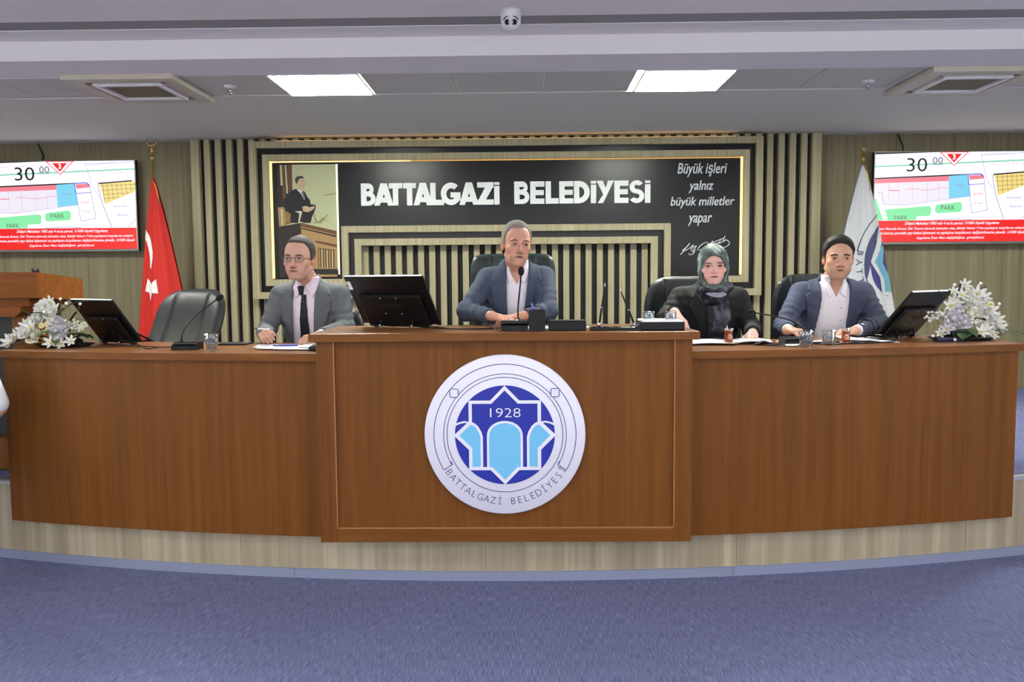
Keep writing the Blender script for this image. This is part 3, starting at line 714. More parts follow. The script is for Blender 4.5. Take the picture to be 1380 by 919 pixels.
# ================================================================ flags on poles
def flag(label, X, Y, ztip, zapex, left, right, zlo, m, decor, finial):
    """left / right: horizontal reach of the draped cloth at the hem height zlo"""
    t = thing('flag', label, 'flag', (X, Y, PLZ), 0, 'flags on brass poles')
    q = MB(); q.tube([(X,Y,PLZ+.02),(X,Y,ztip-.02)], .012, 12); obj('pole', q, GOLD, t)
    q = MB(); q.lathe([(0,0),(.16,0),(.16,.02),(.05,.04),(.02,.06),(0,.06)], c=(X,Y,PLZ+.001), n=32); obj('base', q, GOLD, t)
    q = MB()
    if finial == 'crescent':
        q.lathe([(0,0),(.013,0),(.017,.015),(.010,.03),(.012,.06),(.006,.09),(.012,.1),(0,.11)], c=(X,Y,ztip-.09), n=14)
        pts_ = [(X+.042*math.cos(a), Y, ztip+.075+.042*math.sin(a)) for a in [math.radians(130+280*i/18) for i in range(19)]]
        q.tube(pts_, [.001+.007*math.sin(PI*i/18) for i in range(19)], 8)
    else: q.lathe([(0,0),(.014,0),(.018,.015),(.011,.03),(.012,.09),(.022,.1),(.018,.115),(0,.12)], c=(X,Y,ztip-.12), n=14)
    obj('finial', q, GOLD, t)
    def pos(u, v, off=0):
        """u across the visible front (0 left - 1 right), v down from the apex"""
        z = zapex-(zapex-zlo)*v*(1-.0*u); sp = v**.86
        x = X+(left+(right-left)*u)*sp+(1-sp)*(.012*(u-.5))
        a = (u-.5)*PI
        dep = (.11*math.cos(a))*min(1, sp*1.2)
        y = Y-.014-dep-.009*math.sin(u*17+2.0*v)*sp-.005*math.sin(u*33+1)*sp-off
        return (x, y, z+(.10*(u-.2)**2)*sp)
    q = MB(); q.grid(lambda u, v: pos(u, v), 110, 130)
    q.grid(lambda u, v: (lambda p: (p[0], 2*Y-p[1]+.01 if True else 0, p[2]))(pos(u, v)), 24, 20)
    obj('cloth', q, m, t)
    decor(pos, t)
    q = MB(); q.tube([(X-.004,Y-.02,zapex+.0),(X+.03,Y-.02,zapex-.08),(X+.045,Y-.02,zapex-.16),(X+.06,Y-.02,zapex-.24)], .005, 6); obj('cord', q, GOLD, t)
    return t
FR = mat('flag_red', (196,34,24), .7); FW = mat('flag_white', (188,189,192), .75); FWD = mat('flag_crescent_white', (232,226,222), .7)
def on_flag(pos, poly, inv, off, m, name, t, n=1):
    """fill a polygon given in flag coordinates (x,z world) as a fine patch lying on the cloth"""
    q = MB(); bm = q.bm
    vs = [bm.verts.new((a,0,c)) for a,c in poly]; f = bm.faces.new(vs)
    bmesh.ops.triangulate(bm, faces=[f])
    for _ in range(6):
        es = [e for e in bm.edges if e.calc_length() > .012]
        if not es: break
        bmesh.ops.subdivide_edges(bm, edges=es, cuts=1); bmesh.ops.triangulate(bm, faces=bm.faces[:])
    for v in bm.verts: v.co = inv(v.co.x, v.co.z, off)
    obj(name, q, m, t, smooth=True)
def decor_red(pos, t):
    X, zap, zlo, lf, rt = -3.195, 2.455, .70, -.215, .345
    def inv(x, z, off):
        v = min(1, max(.01, (zap-z)/(zap-zlo))); sp = v**.86
        u = ((x-X)/sp-lf)/(rt-lf); u = min(.99, max(.01, u)); p = pos(u, v, off)
        return (p[0], p[1], p[2])
    # crescent, of which the right half shows; star below it
    pts_ = [(-3.300,2.02),(-3.262,1.985),(-3.225,1.93),(-3.200,1.86),(-3.188,1.79),(-3.190,1.72),(-3.200,1.67),(-3.215,1.63),
            (-3.222,1.65),(-3.220,1.70),(-3.224,1.76),(-3.236,1.82),(-3.256,1.875),(-3.285,1.915),(-3.310,1.935)]
    on_flag(pos, pts_, inv, .006, FWD, 'crescent', t)
    s0 = (-3.212, 1.455); pts_ = []
    for i in range(10): a = math.radians(-97+36*i); r = .115 if i % 2 == 0 else .045; pts_.append((s0[0]+r*math.cos(a)*.64, s0[1]+r*.98*math.sin(a)))
    on_flag(pos, pts_, inv, .007, FWD, 'star', t)
flag('red flag with white crescent and star on a brass pole left of the slats', -3.195, 7.45, 2.70, 2.455, -.215, .345, .70, FR, decor_red, 'crescent')
FB, FLB, FI = mat('flag_blue', (56,52,110), .75), mat('flag_teal', (96,150,170), .75), mat('flag_ink', (60,66,96), .75)
def decor_white(pos, t):
    X, zap, zlo, lf, rt = 3.15, 2.505, .70, -.40, .395
    def inv(x, z, off):
        v = min(1, max(.01, (zap-z)/(zap-zlo))); sp = v**.86
        u = ((x-X)/sp-lf)/(rt-lf); u = min(.995, max(.005, u)); return pos(u, v, off)
    cx_, cz_, R_ = 3.47, 1.61, .50                     # the emblem's centre is folded away to the right
    def lim(x, z): return min(x, X+(rt-.006)*((zap-z)/(zap-zlo))**.86)
    def band_(r0, r1, a0, a1, m, n, off, nm):
        p = [(cx_+r0*.80*math.cos(math.radians(a0+(a1-a0)*i/n)), cz_+r0*math.sin(math.radians(a0+(a1-a0)*i/n))) for i in range(n+1)]
        p += [(cx_+r1*.80*math.cos(math.radians(a1-(a1-a0)*i/n)), cz_+r1*math.sin(math.radians(a1-(a1-a0)*i/n))) for i in range(n+1)]
        on_flag(pos, p, inv, off, m, nm, t)
    band_(.500, .488, 118, 165, FI, 16, .004, 'ring'); band_(.405, .395, 112, 235, FI, 24, .004, 'ring')
    band_(.33, .02, 100, 250, FB, 24, .004, 'print_disc')
    def D(*p): return [(lim(cx_+a*.80, cz_+c), cz_+c) for a,c in p]
    on_flag(pos, D((-.33,.02),(-.10,.30),(-.02,.30),(-.02,.20),(-.24,-.02),(-.10,-.15),(-.10,-.30),(-.19,-.30),(-.19,-.17)), inv, .006, FW, 'print_star', t)
    on_flag(pos, D((-.29,.02),(-.16,.16),(-.08,.17),(-.08,.12),(-.18,0),(-.06,-.12),(-.06,-.28),(-.15,-.26),(-.16,-.15)), inv, .008, FLB, 'print_arch', t)
    q = MB()
    for i, ch in enumerate('BATTALG'):
        A = math.radians(166+10.5*i); me = text_mesh(ch, size=1, bold=.01)
        v = np.empty(len(me.vertices)*3); me.vertices.foreach_get('co', v); v = v.reshape(-1,3)
        u = (v[:,0]-(v[:,0].max()+v[:,0].min())/2)*.085; vv = v[:,1]*.085
        Xs = cx_+.82*(math.cos(A)*(.478-vv)-math.sin(A)*u); Zs = cz_+math.sin(A)*(.478-vv)+math.cos(A)*u
        co_ = np.array([inv(a, c, .005) for a, c in zip(Xs, Zs)]); me.vertices.foreach_set('co', co_.ravel())
        q.bm.from_mesh(me); bpy.data.meshes.remove(me)
    obj('lettering', q, FI, t)
flag('white flag with a blue round emblem on a brass pole beside the right television', 3.15, 7.45, 2.655, 2.505, -.40, .395, .70, FW, decor_white, 'ball')
# ================================================================ people: signed distance fields turned into smooth continuous surfaces
class Field:
    def __init__(s, lo, hi, h):
        s.lo = np.array(lo, float); s.h = h; n = np.ceil((np.array(hi)-s.lo)/h).astype(int)+1; s.n = n
        s.ax = [s.lo[i]+h*np.arange(n[i]) for i in range(3)]
        s.a = np.full(n, .2, np.float32)
    def win(s, lo, hi):
        i0 = [max(0, int((lo[i]-s.lo[i])/s.h)) for i in range(3)]; i1 = [min(s.n[i], int((hi[i]-s.lo[i])/s.h)+2) for i in range(3)]
        sl = tuple(slice(a, b) for a, b in zip(i0, i1))
        X = s.ax[0][sl[0]][:,None,None]; Y = s.ax[1][sl[1]][None,:,None]; Z = s.ax[2][sl[2]][None,None,:]
        return sl, X, Y, Z
    def add(s, fn, lo, hi, k=.01, sub=False):
        pad = k*1.5+.03
        sl, X, Y, Z = s.win([v-pad for v in lo], [v+pad for v in hi]); d = fn(X, Y, Z).astype(np.float32); A = s.a[sl]
        if A.size == 0: return s
        if sub:
            h = np.clip(.5-.5*(A+d)/k, 0, 1); s.a[sl] = A*(1-h)+(-d)*h+k*h*(1-h)
        else:
            h = np.clip(.5+.5*(A-d)/k, 0, 1); s.a[sl] = A*(1-h)+d*h-k*h*(1-h)
        return s
    def cap(s, a, b, ra, rb=None, k=.01, sub=False):
        a = np.array(a, float); b = np.array(b, float); rb = ra if rb is None else rb; ab = b-a; L2 = (ab*ab).sum()+1e-12
        def f(X, Y, Z):
            t = np.clip(((X-a[0])*ab[0]+(Y-a[1])*ab[1]+(Z-a[2])*ab[2])/L2, 0, 1)
            return np.sqrt((X-a[0]-t*ab[0])**2+(Y-a[1]-t*ab[1])**2+(Z-a[2]-t*ab[2])**2)-(ra+(rb-ra)*t)
        r = max(ra, rb); return s.add(f, np.minimum(a,b)-r, np.maximum(a,b)+r, k, sub)
    def ell(s, c, r, M3=None, k=.01, sub=False):
        c = np.array(c, float); r = np.array(r, float); R_ = np.eye(3) if M3 is None else np.array(M3)
        def f(X, Y, Z):
            x, y, z = X-c[0], Y-c[1], Z-c[2]
            u = [(R_[0,i]*x+R_[1,i]*y+R_[2,i]*z)/r[i] for i in range(3)]
            k0 = np.sqrt(u[0]**2+u[1]**2+u[2]**2)+1e-9; k1 = np.sqrt((u[0]/r[0])**2+(u[1]/r[1])**2+(u[2]/r[2])**2)+1e-9
            return k0*(k0-1)/k1
        m = max(r); return s.add(f, c-m, c+m, k, sub)
    def copy(s):
        o = Field.__new__(Field); o.__dict__.update(s.__dict__); o.a = s.a.copy(); return o
    def sample(s, p):
        q = (np.asarray(p)-s.lo)/s.h; i = np.clip(q.astype(int), 0, s.n-2); return s.a[i[...,0], i[...,1], i[...,2]]
    def mesh(s, name, mats, parent, smooth=2, colfn=None, label=None):
        A = s.a; ins = A < 0; nx, ny, nz = A.shape
        c = np.zeros((nx-1,ny-1,nz-1), np.uint8)
        for dx in (0,1):
            for dy in (0,1):
                for dz in (0,1): c += ins[dx:nx-1+dx, dy:ny-1+dy, dz:nz-1+dz]
        idx = np.argwhere((c > 0) & (c < 8)); n = len(idx)
        if n == 0: print('EMPTY field', name); return None
        vid = np.full(c.shape, -1, np.int32); vid[idx[:,0],idx[:,1],idx[:,2]] = np.arange(n)
        acc = np.zeros((n,3)); cnt = np.zeros(n)
        cor = {(dx,dy,dz): A[idx[:,0]+dx, idx[:,1]+dy, idx[:,2]+dz].astype(float) for dx in (0,1) for dy in (0,1) for dz in (0,1)}
        for ax_ in range(3):
            for u in (0,1):
                for v in (0,1):
                    o0 = [0,0,0]; o0[(ax_+1)%3] = u; o0[(ax_+2)%3] = v; o1 = list(o0); o1[ax_] = 1
                    a, b = cor[tuple(o0)], cor[tuple(o1)]; m = (a < 0) != (b < 0)
                    t = np.where(m, a/np.where(m, a-b, 1), 0); p = np.tile(np.array(o0, float), (n,1)); p[:,ax_] = t
                    acc[m] += p[m]; cnt[m] += 1
        V = (acc/cnt[:,None]+idx)*s.h+s.lo
        F = []
        for ax_ in range(3):
            a = ins; sh = [slice(None)]*3; sh2 = [slice(None)]*3; sh[ax_] = slice(0,-1); sh2[ax_] = slice(1,None)
            d = a[tuple(sh)] != a[tuple(sh2)]; e = np.argwhere(d)
            b1, b2 = (ax_+1)%3, (ax_+2)%3
            e = e[(e[:,b1] > 0) & (e[:,b2] > 0) & (e[:,b1] < A.shape[b1]-1) & (e[:,b2] < A.shape[b2]-1)]
            def g(o1, o2):
                q = e.copy(); q[:,b1] -= o1; q[:,b2] -= o2; return vid[q[:,0],q[:,1],q[:,2]]
            q = np.stack([g(1,1), g(0,1), g(0,0), g(1,0)], 1)
            inside = ins[e[:,0],e[:,1],e[:,2]]; q[~inside] = q[~inside][:, ::-1]; F.append(q)
        F = np.concatenate(F); F = F[(F >= 0).all(1)]
        # laplacian smoothing over the quads' edges
        E_ = np.concatenate([F[:,[0,1]],F[:,[1,2]],F[:,[2,3]],F[:,[3,0]]])
        for _ in range(smooth):
            acc = np.zeros_like(V); 
            for k in range(3): acc[:,k] = np.bincount(E_[:,0], V[E_[:,1],k], n)+np.bincount(E_[:,1], V[E_[:,0],k], n)
            deg = np.bincount(E_[:,0], minlength=n)+np.bincount(E_[:,1], minlength=n)
            V = V*.5+.5*acc/np.maximum(deg,1)[:,None]
        W_ = np.array(world_of(parent).inverted()) if parent else np.eye(4)
        VL = V @ W_[:3,:3].T+W_[:3,3]
        me = bpy.data.meshes.new(name); me.vertices.add(n); me.vertices.foreach_set('co', VL.ravel())
        me.loops.add(len(F)*4); me.loops.foreach_set('vertex_index', F.ravel().astype(np.int32))
        me.polygons.add(len(F)); me.polygons.foreach_set('loop_start', np.arange(0, len(F)*4, 4, dtype=np.int32))
        me.polygons.foreach_set('use_smooth', np.ones(len(F), bool)); me.update(calc_edges=True); me.validate()
        if colfn is not None:
            at_ = me.color_attributes.new('Col', 'FLOAT_COLOR', 'POINT'); cc = np.ones((n,4)); cc[:,:3] = colfn(V); at_.data.foreach_set('color', cc.ravel())
        o = link(name, me, parent, False, mats)
        if label: o['label'] = label
        return o
def v3(p): return np.array(p, float)
def lerp(a, b, t): return v3(a)*(1-t)+v3(b)*t
def poly_sdf(X, Z, pts):
    """signed distance to a polygon in the XZ plane (negative inside)"""
    d = None; s = np.ones(np.broadcast(X, Z).shape)
    n = len(pts); sgn = np.ones_like(s)
    for i in range(n):
        a, b = pts[i], pts[i-1]; ex, ez = b[0]-a[0], b[1]-a[1]; wx, wz = X-a[0], Z-a[1]
        t = np.clip((wx*ex+wz*ez)/(ex*ex+ez*ez+1e-12), 0, 1); q = (wx-ex*t)**2+(wz-ez*t)**2
        d = q if d is None else np.minimum(d, q)
        c1 = Z >= a[1]; c2 = Z < b[1]; c3 = ex*wz > ez*wx
        fl = (c1 & c2 & c3) | (~c1 & ~c2 & ~c3); sgn = np.where(fl, -sgn, sgn)
    return sgn*np.sqrt(d)
def torso(F, P, N, a_dir, wt, dt, infl=0, k=.02, mask=None):
    P, N = v3(P), v3(N); a = v3(a_dir); a = a/np.linalg.norm(a); b = np.array([a[1], -a[0], 0])
    tt, ww = zip(*wt); td, dd = zip(*dt)
    def f(X, Y, Z):
        t = (Z-P[2])/(N[2]-P[2]); cx_ = P[0]+(N[0]-P[0])*np.clip(t,-.2,1.15); cy_ = P[1]+(N[1]-P[1])*np.clip(t,-.2,1.15)
        u = (X-cx_)*a[0]+(Y-cy_)*a[1]; v = (X-cx_)*b[0]+(Y-cy_)*b[1]
        w_ = np.interp(t, tt, ww)+infl; d_ = np.interp(t, td, dd)+infl
        q = ((np.abs(u)/w_)**2.4+(np.abs(v)/d_)**2.4)**(1/2.4)
        d = (q-1)*np.minimum(w_, d_)
        return np.maximum(np.maximum(d, (Z-(N[2]+.05))), (P[2]-.12-Z))
    r = .3; F.add(f, [min(P[0],N[0])-r, min(P[1],N[1])-.22, P[2]-.14], [max(P[0],N[0])+r, max(P[1],N[1])+.22, N[2]+.07], k)
def slab(F, cond, out, inn=.004):
    """thin layer that follows the surface of field F wherever cond(X,Y,Z) < 0"""
    G = F.copy(); X = F.ax[0][:,None,None]; Y = F.ax[1][None,:,None]; Z = F.ax[2][None,None,:]
    c = cond(X, Y, Z).astype(np.float32)
    G.a = np.maximum(np.maximum(F.a-out, -(F.a+inn)), np.broadcast_to(c, F.a.shape)); return G
def crop(F, lo, hi):
    sl, X, Y, Z = F.win(lo, hi); G = Field.__new__(Field); G.h = F.h; G.lo = np.array([X.ravel()[0],Y.ravel()[0],Z.ravel()[0]])
    G.a = F.a[sl].copy(); G.n = np.array(G.a.shape); G.ax = [X.ravel(), Y.ravel(), Z.ravel()]; return G
def hand(F, wrist, d, nrm, side, s=1.0, curl=(25,30,20), thumb=.5, spread=.0):
    """palm, four fingers of different length and a thumb; d finger direction, nrm back of the hand, side = thumb side (+1/-1 along nrm x d)"""
    d = v3(d); d /= np.linalg.norm(d); nrm = v3(nrm); nrm -= d*(nrm@d); nrm /= np.linalg.norm(nrm); sd = np.cross(nrm, d)*side
    w = v3(wrist); L_ = .088*s
    for i, o in enumerate((.026,.009,-.009,-.025)):
        F.cap(w+sd*o*.45*s+d*.006*s, w+d*L_*(.98,1.0,.95,.87)[i]+sd*o*s, .0125*s, .0112*s, .006)
    F.cap(w-d*.01*s, w+d*.03*s, .021*s, .02*s, .015)
    F.cap(w+d*.02*s+sd*.018*s-nrm*.006*s, w+d*.05*s+sd*.027*s-nrm*.01*s, .014*s, .012*s, .01)
    for i, o in enumerate((.027,.0095,-.0095,-.0265)):
        p = w+d*L_*(.98,1.0,.95,.87)[i]+sd*o*s; fl = (.93,1.03,.96,.76)[i]*s; ang = 0; dirn = d+sd*spread*(1.5-i)*.35; dirn /= np.linalg.norm(dirn)
        base = dirn.copy(); rs = (.0092,.0086,.0078,.0068)
        for j, (sl_, cu) in enumerate(zip((.043,.027,.021), curl)):
            ang += math.radians(cu+(i*2)); dd_ = base*math.cos(ang)-nrm*math.sin(ang); q = p+dd_*sl_*fl
            F.cap(p, q, rs[j]*s, rs[j+1]*s, .0025); p = q
    p = w+d*.038*s+sd*.028*s-nrm*.008*s; dd_ = d*.72+sd*(.75-thumb*.5)-nrm*(.15+.5*thumb); dd_ /= np.linalg.norm(dd_)
    for j, sl_ in enumerate((.034,.028)):
        q = p+dd_*sl_*s; F.cap(p, q, (.0115,.0100)[j]*s, (.0100,.0082)[j]*s, .004); p = q; dd_ = dd_*.9+d*.25-sd*.12; dd_ /= np.linalg.norm(dd_)
def head_mat(c, yaw, pitch=0, roll=0):
    """head frame: x to the viewer's right, -y the face, z up; c is the point between the jaw corners at chin height"""
    return Matrix.Translation(c) @ Matrix.Rotation(math.radians(yaw),4,'Z') @ Matrix.Rotation(math.radians(pitch),4,'X') @ Matrix.Rotation(math.radians(roll),4,'Y')
class Head:
    def __init__(s, c, yaw, pitch, roll, k, kw=1.0):
        s.M = head_mat(c, yaw, pitch, roll); s.k = k; s.kw = kw; s.R = np.array(s.M.to_3x3()); s.c = v3(c)
    def p(s, x, y, z): return s.c+s.R @ (v3((x*s.kw, y, z))*s.k)
    def loc(s, X, Y, Z):
        x, y, z = X-s.c[0], Y-s.c[1], Z-s.c[2]; R_ = s.R
        return ((R_[0,0]*x+R_[1,0]*y+R_[2,0]*z)/s.k/s.kw, (R_[0,1]*x+R_[1,1]*y+R_[2,1]*z)/s.k, (R_[0,2]*x+R_[1,2]*y+R_[2,2]*z)/s.k)
    def locv(s, V): q = (V-s.c) @ s.R/s.k; q[:,0] /= s.kw; return q
def build_head(F, H, jaw=1.0, cheek=1.0, nose=1.0, lips=1.0):
    k = H.k; E = lambda c, r, kk, sub=False: F.ell(H.p(*c), (r[0]*k*H.kw, r[1]*k, r[2]*k), H.R, kk*k, sub)
    CP = lambda a, b, ra, rb, kk, sub=False: F.cap(H.p(*a), H.p(*b), ra*k, rb*k, kk*k, sub)
    E((0,1.3,15.0), (7.4,9.2,8.4), 1)
    E((0,-2.6,14.0), (6.7,6.2,7.6), 2)                     # forehead
    E((0,-2.4,8.6), (6.1*jaw,6.4,8.2), 2.5)                # face
    for s in (-1,1):
        CP((s*5.3*jaw,.6,6.2), (s*2.2*jaw,-6.2,1.9), 1.7*jaw, 1.5*jaw, 2.2)
        E((s*4.2*cheek,-6.0,9.2), (2.3,1.8,1.8), 2)
        E((s*3.0,-6.9,5.6), (2.0*cheek,1.5,2.2), 2)
    E((0,-7.4,2.2), (2.3*jaw,1.7,1.8), 1.6)
    E((0,-8.0,5.3), (2.6,1.4,2.0), 1.6)
    CP((-3.8,-7.9,13.4), (0,-8.9,13.0), .8, .85, 1.2); CP((3.8,-7.9,13.4), (0,-8.9,13.0), .8, .85, 1.2)
    for s in (-1,1):
        E((s*3.25,-9.7,11.7), (1.75,1.5,1.15), 1.1, True)
        E((s*3.25,-7.55,11.6), (1.42,1.25,1.05), .5)       # lids around the eye
    CP((0,-8.4,12.6), (0,-10.4*(.5+.5*nose),8.7), .7, .95, .9)
    E((0,-10.5*(.4+.6*nose),8.25), (1.15*nose,1.05,.95), .8)
    for s in (-1,1): E((s*1.35*nose,-9.3,7.9), (.8,1.0,.72), .6)
    for s in (-1,1): CP((s*2.1,-8.75,5.55), (s*.5,-9.35,5.95), .32, .45*lips, .5)
    CP((-1.5,-8.85,4.85), (1.5,-8.85,4.85), .45*lips, .45*lips, .6)
    CP((-2.2,-9.35,5.35), (2.2,-9.35,5.35), .12, .12, .35, True)
    H.noear = crop(F, H.c-v3((.17,.17,.03)), H.c+v3((.17,.17,.33)))
    for s in (-1,1):
        F.ell(H.p(s*7.55,.9,10.9), (.75*k,1.9*k,3.1*k), H.R @ np.array(Matrix.Rotation(-s*.30,3,'Z')) @ np.array(Matrix.Rotation(.18,3,'X')), .5*k)
        F.ell(H.p(s*8.2,-.1,11.3), (.45*k,1.0*k,1.7*k), H.R, .4*k, True)
def surf(F, H, x, z, y0=-12.5):
    """y (head frame) where the face surface lies in front of (x, z)"""
    ys = np.arange(y0, -2, .08); P_ = np.array([H.p(x, y, z) for y in ys]); d = F.sample(P_+F.h*.5)
    i = int(np.argmax(d < 0)); return ys[i] if i else ys[-1]
def face_parts(FF, body, H, brow_m, lip_m, iris=(70,48,34), open_=1.0, lid_m=None, lash=False, look=0.0, brow_w=1.0, lip_w=1.0):
    k = H.k; R4 = Matrix([list(r) for r in H.R]).to_4x4()
    W_ = mat('eye_white', (206,198,190), .25); I_ = mat('iris_%d' % iris[0], iris, .2); PU = mat('pupil', (8,8,10), .1); LSH = mat('lash_dark', (26,18,16), .6)
    for s in (-1,1):
        c = Vector(H.p(s*3.25,-7.75,11.6))
        q = MB(); q.sphere(c, (1.34*k, 1.22*k, .50*k*open_), 16, M=R4); e = obj('eye', q, W_, body)
        q = MB(); q.sphere(Vector(H.p(s*3.25+look,-8.75,11.6)), (.60*k, .28*k, .46*k*open_), 12, M=R4); obj('iris', q, I_, e)
        q = MB(); q.sphere(Vector(H.p(s*3.25+look,-8.96,11.62)), (.28*k, .12*k, .26*k), 10, M=R4); obj('pupil', q, PU, e)
        # upper lid line and crease
        P_ = [H.p(s*3.25+1.5*x, -8.95+.45*abs(x)**2+ (.1 if s*x > .6 else 0), 11.6+(.58*open_)*(1-abs(x)**2.2)-.10*s*x*0) for x in np.linspace(-1,1,9)]
        q = MB(); q.tube([tuple(p) for p in P_], [(.05+.13*math.sin(PI*(i+.5)/9))*k*(1.5 if lash else 1.0) for i in range(9)], 6); obj('eyelash', q, LSH, e)
        XZ = [(s*(1.5+3.6*t), 13.15+.75*math.sin(PI*min(1,t*.75+.1))-.35*t) for t in np.linspace(0,1,9)]
        q = MB(); q.tube([tuple(H.p(x, surf(FF, H, x, z)-.05, z)) for x, z in XZ], [(.14+.30*math.sin(PI*min(.97,(i+1.2)/10)))*k*brow_w for i in range(9)], 7, flat=.8); obj('eyebrow', q, brow_m, body)
    XZ = [(x*2.35, 5.72+.18*math.cos(x*5)*(1-abs(x))-.12*abs(x)) for x in np.linspace(-1,1,11)]
    q = MB(); q.tube([tuple(H.p(x, surf(FF, H, x, z)+.10, z)) for x, z in XZ], [(.10+.28*math.sin(PI*(i+.5)/11)**.8)*k*lip_w for i in range(11)], 7, flat=.9); obj('upper_lip', q, lip_m, body)
    XZ = [(x*1.95, 4.98+.22*abs(x)**2) for x in np.linspace(-1,1,11)]
    q = MB(); q.tube([tuple(H.p(x, surf(FF, H, x, z)+.12, z)) for x, z in XZ], [(.10+.36*math.sin(PI*(i+.5)/11)**.8)*k*lip_w for i in range(11)], 7, flat=.9); obj('lower_lip', q, lip_m, body)
    XZ = [(x*2.5, 5.36) for x in np.linspace(-1,1,11)]
    q = MB(); q.tube([tuple(H.p(x, min(surf(FF, H, x, 5.3), surf(FF, H, x, 5.7), surf(FF, H, x, 5.0))-.10, z)) for x, z in XZ], [(.06+.08*math.sin(PI*(i+.5)/11))*k for i in range(11)], 5); obj('mouth_line', q, mat('mouth_dark',(70,34,30),.6), body)
SKIN = attr_mat('skin', .48, .12)
def skin_col(H, base, beard=0, beard_c=(96,84,80), moust=0, blush=.25, hairfn=None, hair_c=None):
    B_ = np.array(lin(base)[:3]); D = np.array(lin(beard_c)[:3])
    def f(V):
        q = H.locv(V.copy()); x, y, z = q.T; c = np.tile(B_, (len(V),1))
        fr = y < 0
        g = np.exp(-(((np.abs(x)-4.2)/1.8)**2+((z-8.6)/2.2)**2))*fr*blush+np.exp(-((x/1.6)**2+((z-8.2)/1.4)**2))*fr*(y < -8)*blush*1.3
        c = c*(1-g[:,None]*np.array([.05,.45,.42]))
        # eye region slightly darker, beard shadow on the jaw
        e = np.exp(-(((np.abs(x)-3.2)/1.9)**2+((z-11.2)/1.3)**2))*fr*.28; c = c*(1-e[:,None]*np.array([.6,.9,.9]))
        if beard:
            m = (1/(1+np.exp((z-6.0+ .35*np.maximum(0, y+5))/.8)))*(1/(1+np.exp(-(z+.5)/.6)))*(y < 2)
            m = np.maximum(m, np.exp(-((x/3.0)**4+((z-6.9)/.75)**2))*fr)*beard
            c = c*(1-m[:,None])+D*m[:,None]
        if moust:
            m = np.exp(-((x/2.4)**4+((z-6.75)/.55)**2))*fr*moust; c = c*(1-m[:,None])+D*m[:,None]
        if hairfn is not None:
            hw_ = np.clip((-hairfn(x, y, z)+.5+.3*np.sin(x*5+y*3))/1.6, 0, 1)*(z > 4)*.8; c = c*(1-hw_[:,None])+np.array(lin(hair_c)[:3])*hw_[:,None]
        ear = (np.abs(x) > 6.9) & (z > 7) & (z < 14); c[ear] = c[ear]*np.array([1.0,.78,.74])
        return np.clip(c, 0, 1)
    return f
def fabric(name, c1, c2, sc=260, rough=.85, bump=.15): return grain(name, c1, c2, (sc,sc,sc), rough, bump=bump, detail=3)
def wrinkles(F, amp=.003, seed=0, regions=()):
    """soft cloth folds, strongest near the given points"""
    X = F.ax[0][:,None,None]; Y = F.ax[1][None,:,None]; Z = F.ax[2][None,None,:]
    for i, (c, r, dr, wl) in enumerate(regions):
        dr = v3(dr); dr /= np.linalg.norm(dr)
        g = np.exp(-(((X-c[0])**2+(Y-c[1])**2+(Z-c[2])**2)/(r*r)))
        ph = (X*dr[0]+Y*dr[1]+Z*dr[2])*2*PI/wl+1.3*np.sin((X*dr[2]-Z*dr[0]+Y*.5)*2*PI/(wl*3.1)+seed+i)
        F.a += (amp*g*np.sin(ph)).astype(np.float32)
WT_ = [(-.3,.185),(0,.185),(.3,.170),(.6,.190),(.78,.200),(.88,.175),(.95,.105),(1.0,.066),(1.15,.060)]
DT_ = [(-.3,.130),(0,.135),(.3,.125),(.6,.130),(.78,.118),(.88,.100),(.95,.080),(1.0,.068),(1.15,.062)]
def person(label, N, P, SL, SR, EL, ER, WL, WR, H, hl, hr, skin, hs=1.0, scale=1.0, jacket=None, shirt_c=None, opening=None, lapels=(), beard=0, beard_c=(96,84,80), moust=0,
           blush=.25, jl='', head_kw={}, wide=1.0, sleeves_short=False, deep=1.0, hairfn=None, hair_c=None, neck=1.0):
    t = thing('person', label, 'person', (P[0], P[1], PLZ))
    N, P, SL, SR, EL, ER, WL, WR = map(v3, (N, P, SL, SR, EL, ER, WL, WR)); ax_ = SR-SL; ax_[2] = 0
    lo = np.minimum.reduce([SL,SR,EL,ER,WL,WR,P])-.16; hi = np.maximum.reduce([SL,SR,EL,ER,WL,WR,P])+.16
    lo[1] -= .12; hi[1] = max(hi[1], N[1]+.2); hc = H.c; hi[2] = hc[2]+.31; lo[2] = P[2]-.16; lo[0] = min(lo[0], hc[0]-.14); hi[0] = max(hi[0], hc[0]+.14)
    wt = [(a, b*wide) for a, b in WT_]; dt = [(a, b*deep) for a, b in DT_]
    # body: head, neck, torso, arms, hands in one surface
    F = Field(lo, hi, .0042)
    build_head(F, H, **head_kw)
    torso(F, P, N, ax_, wt, dt, -.022)
    F.cap(H.p(0,2.6,6.5), N+v3((0,.004,-.01)), 4.9*H.k*neck, 5.6*H.k*neck, .010)
    for S_, E_, W_, hd in ((SL,EL,WL,hl),(SR,ER,WR,hr)):
        F.cap(lerp(N,S_,.35)-v3((0,0,.02)), S_, .045, .045, .03); F.cap(S_, E_, .046, .040, .02); F.cap(E_, W_, .040, .025, .012)
        hand(F, W_, *hd[0], **{**dict(s=hs), **hd[1]})
    body = F.mesh('body', SKIN, t, 1, skin_col(H, skin, beard, beard_c, moust, blush, hairfn, hair_c))
    return t, F, body, dict(N=N,P=P,SL=SL,SR=SR,EL=EL,ER=ER,WL=WL,WR=WR,ax=ax_,wt=wt,dt=dt,lo=lo,hi=hi)
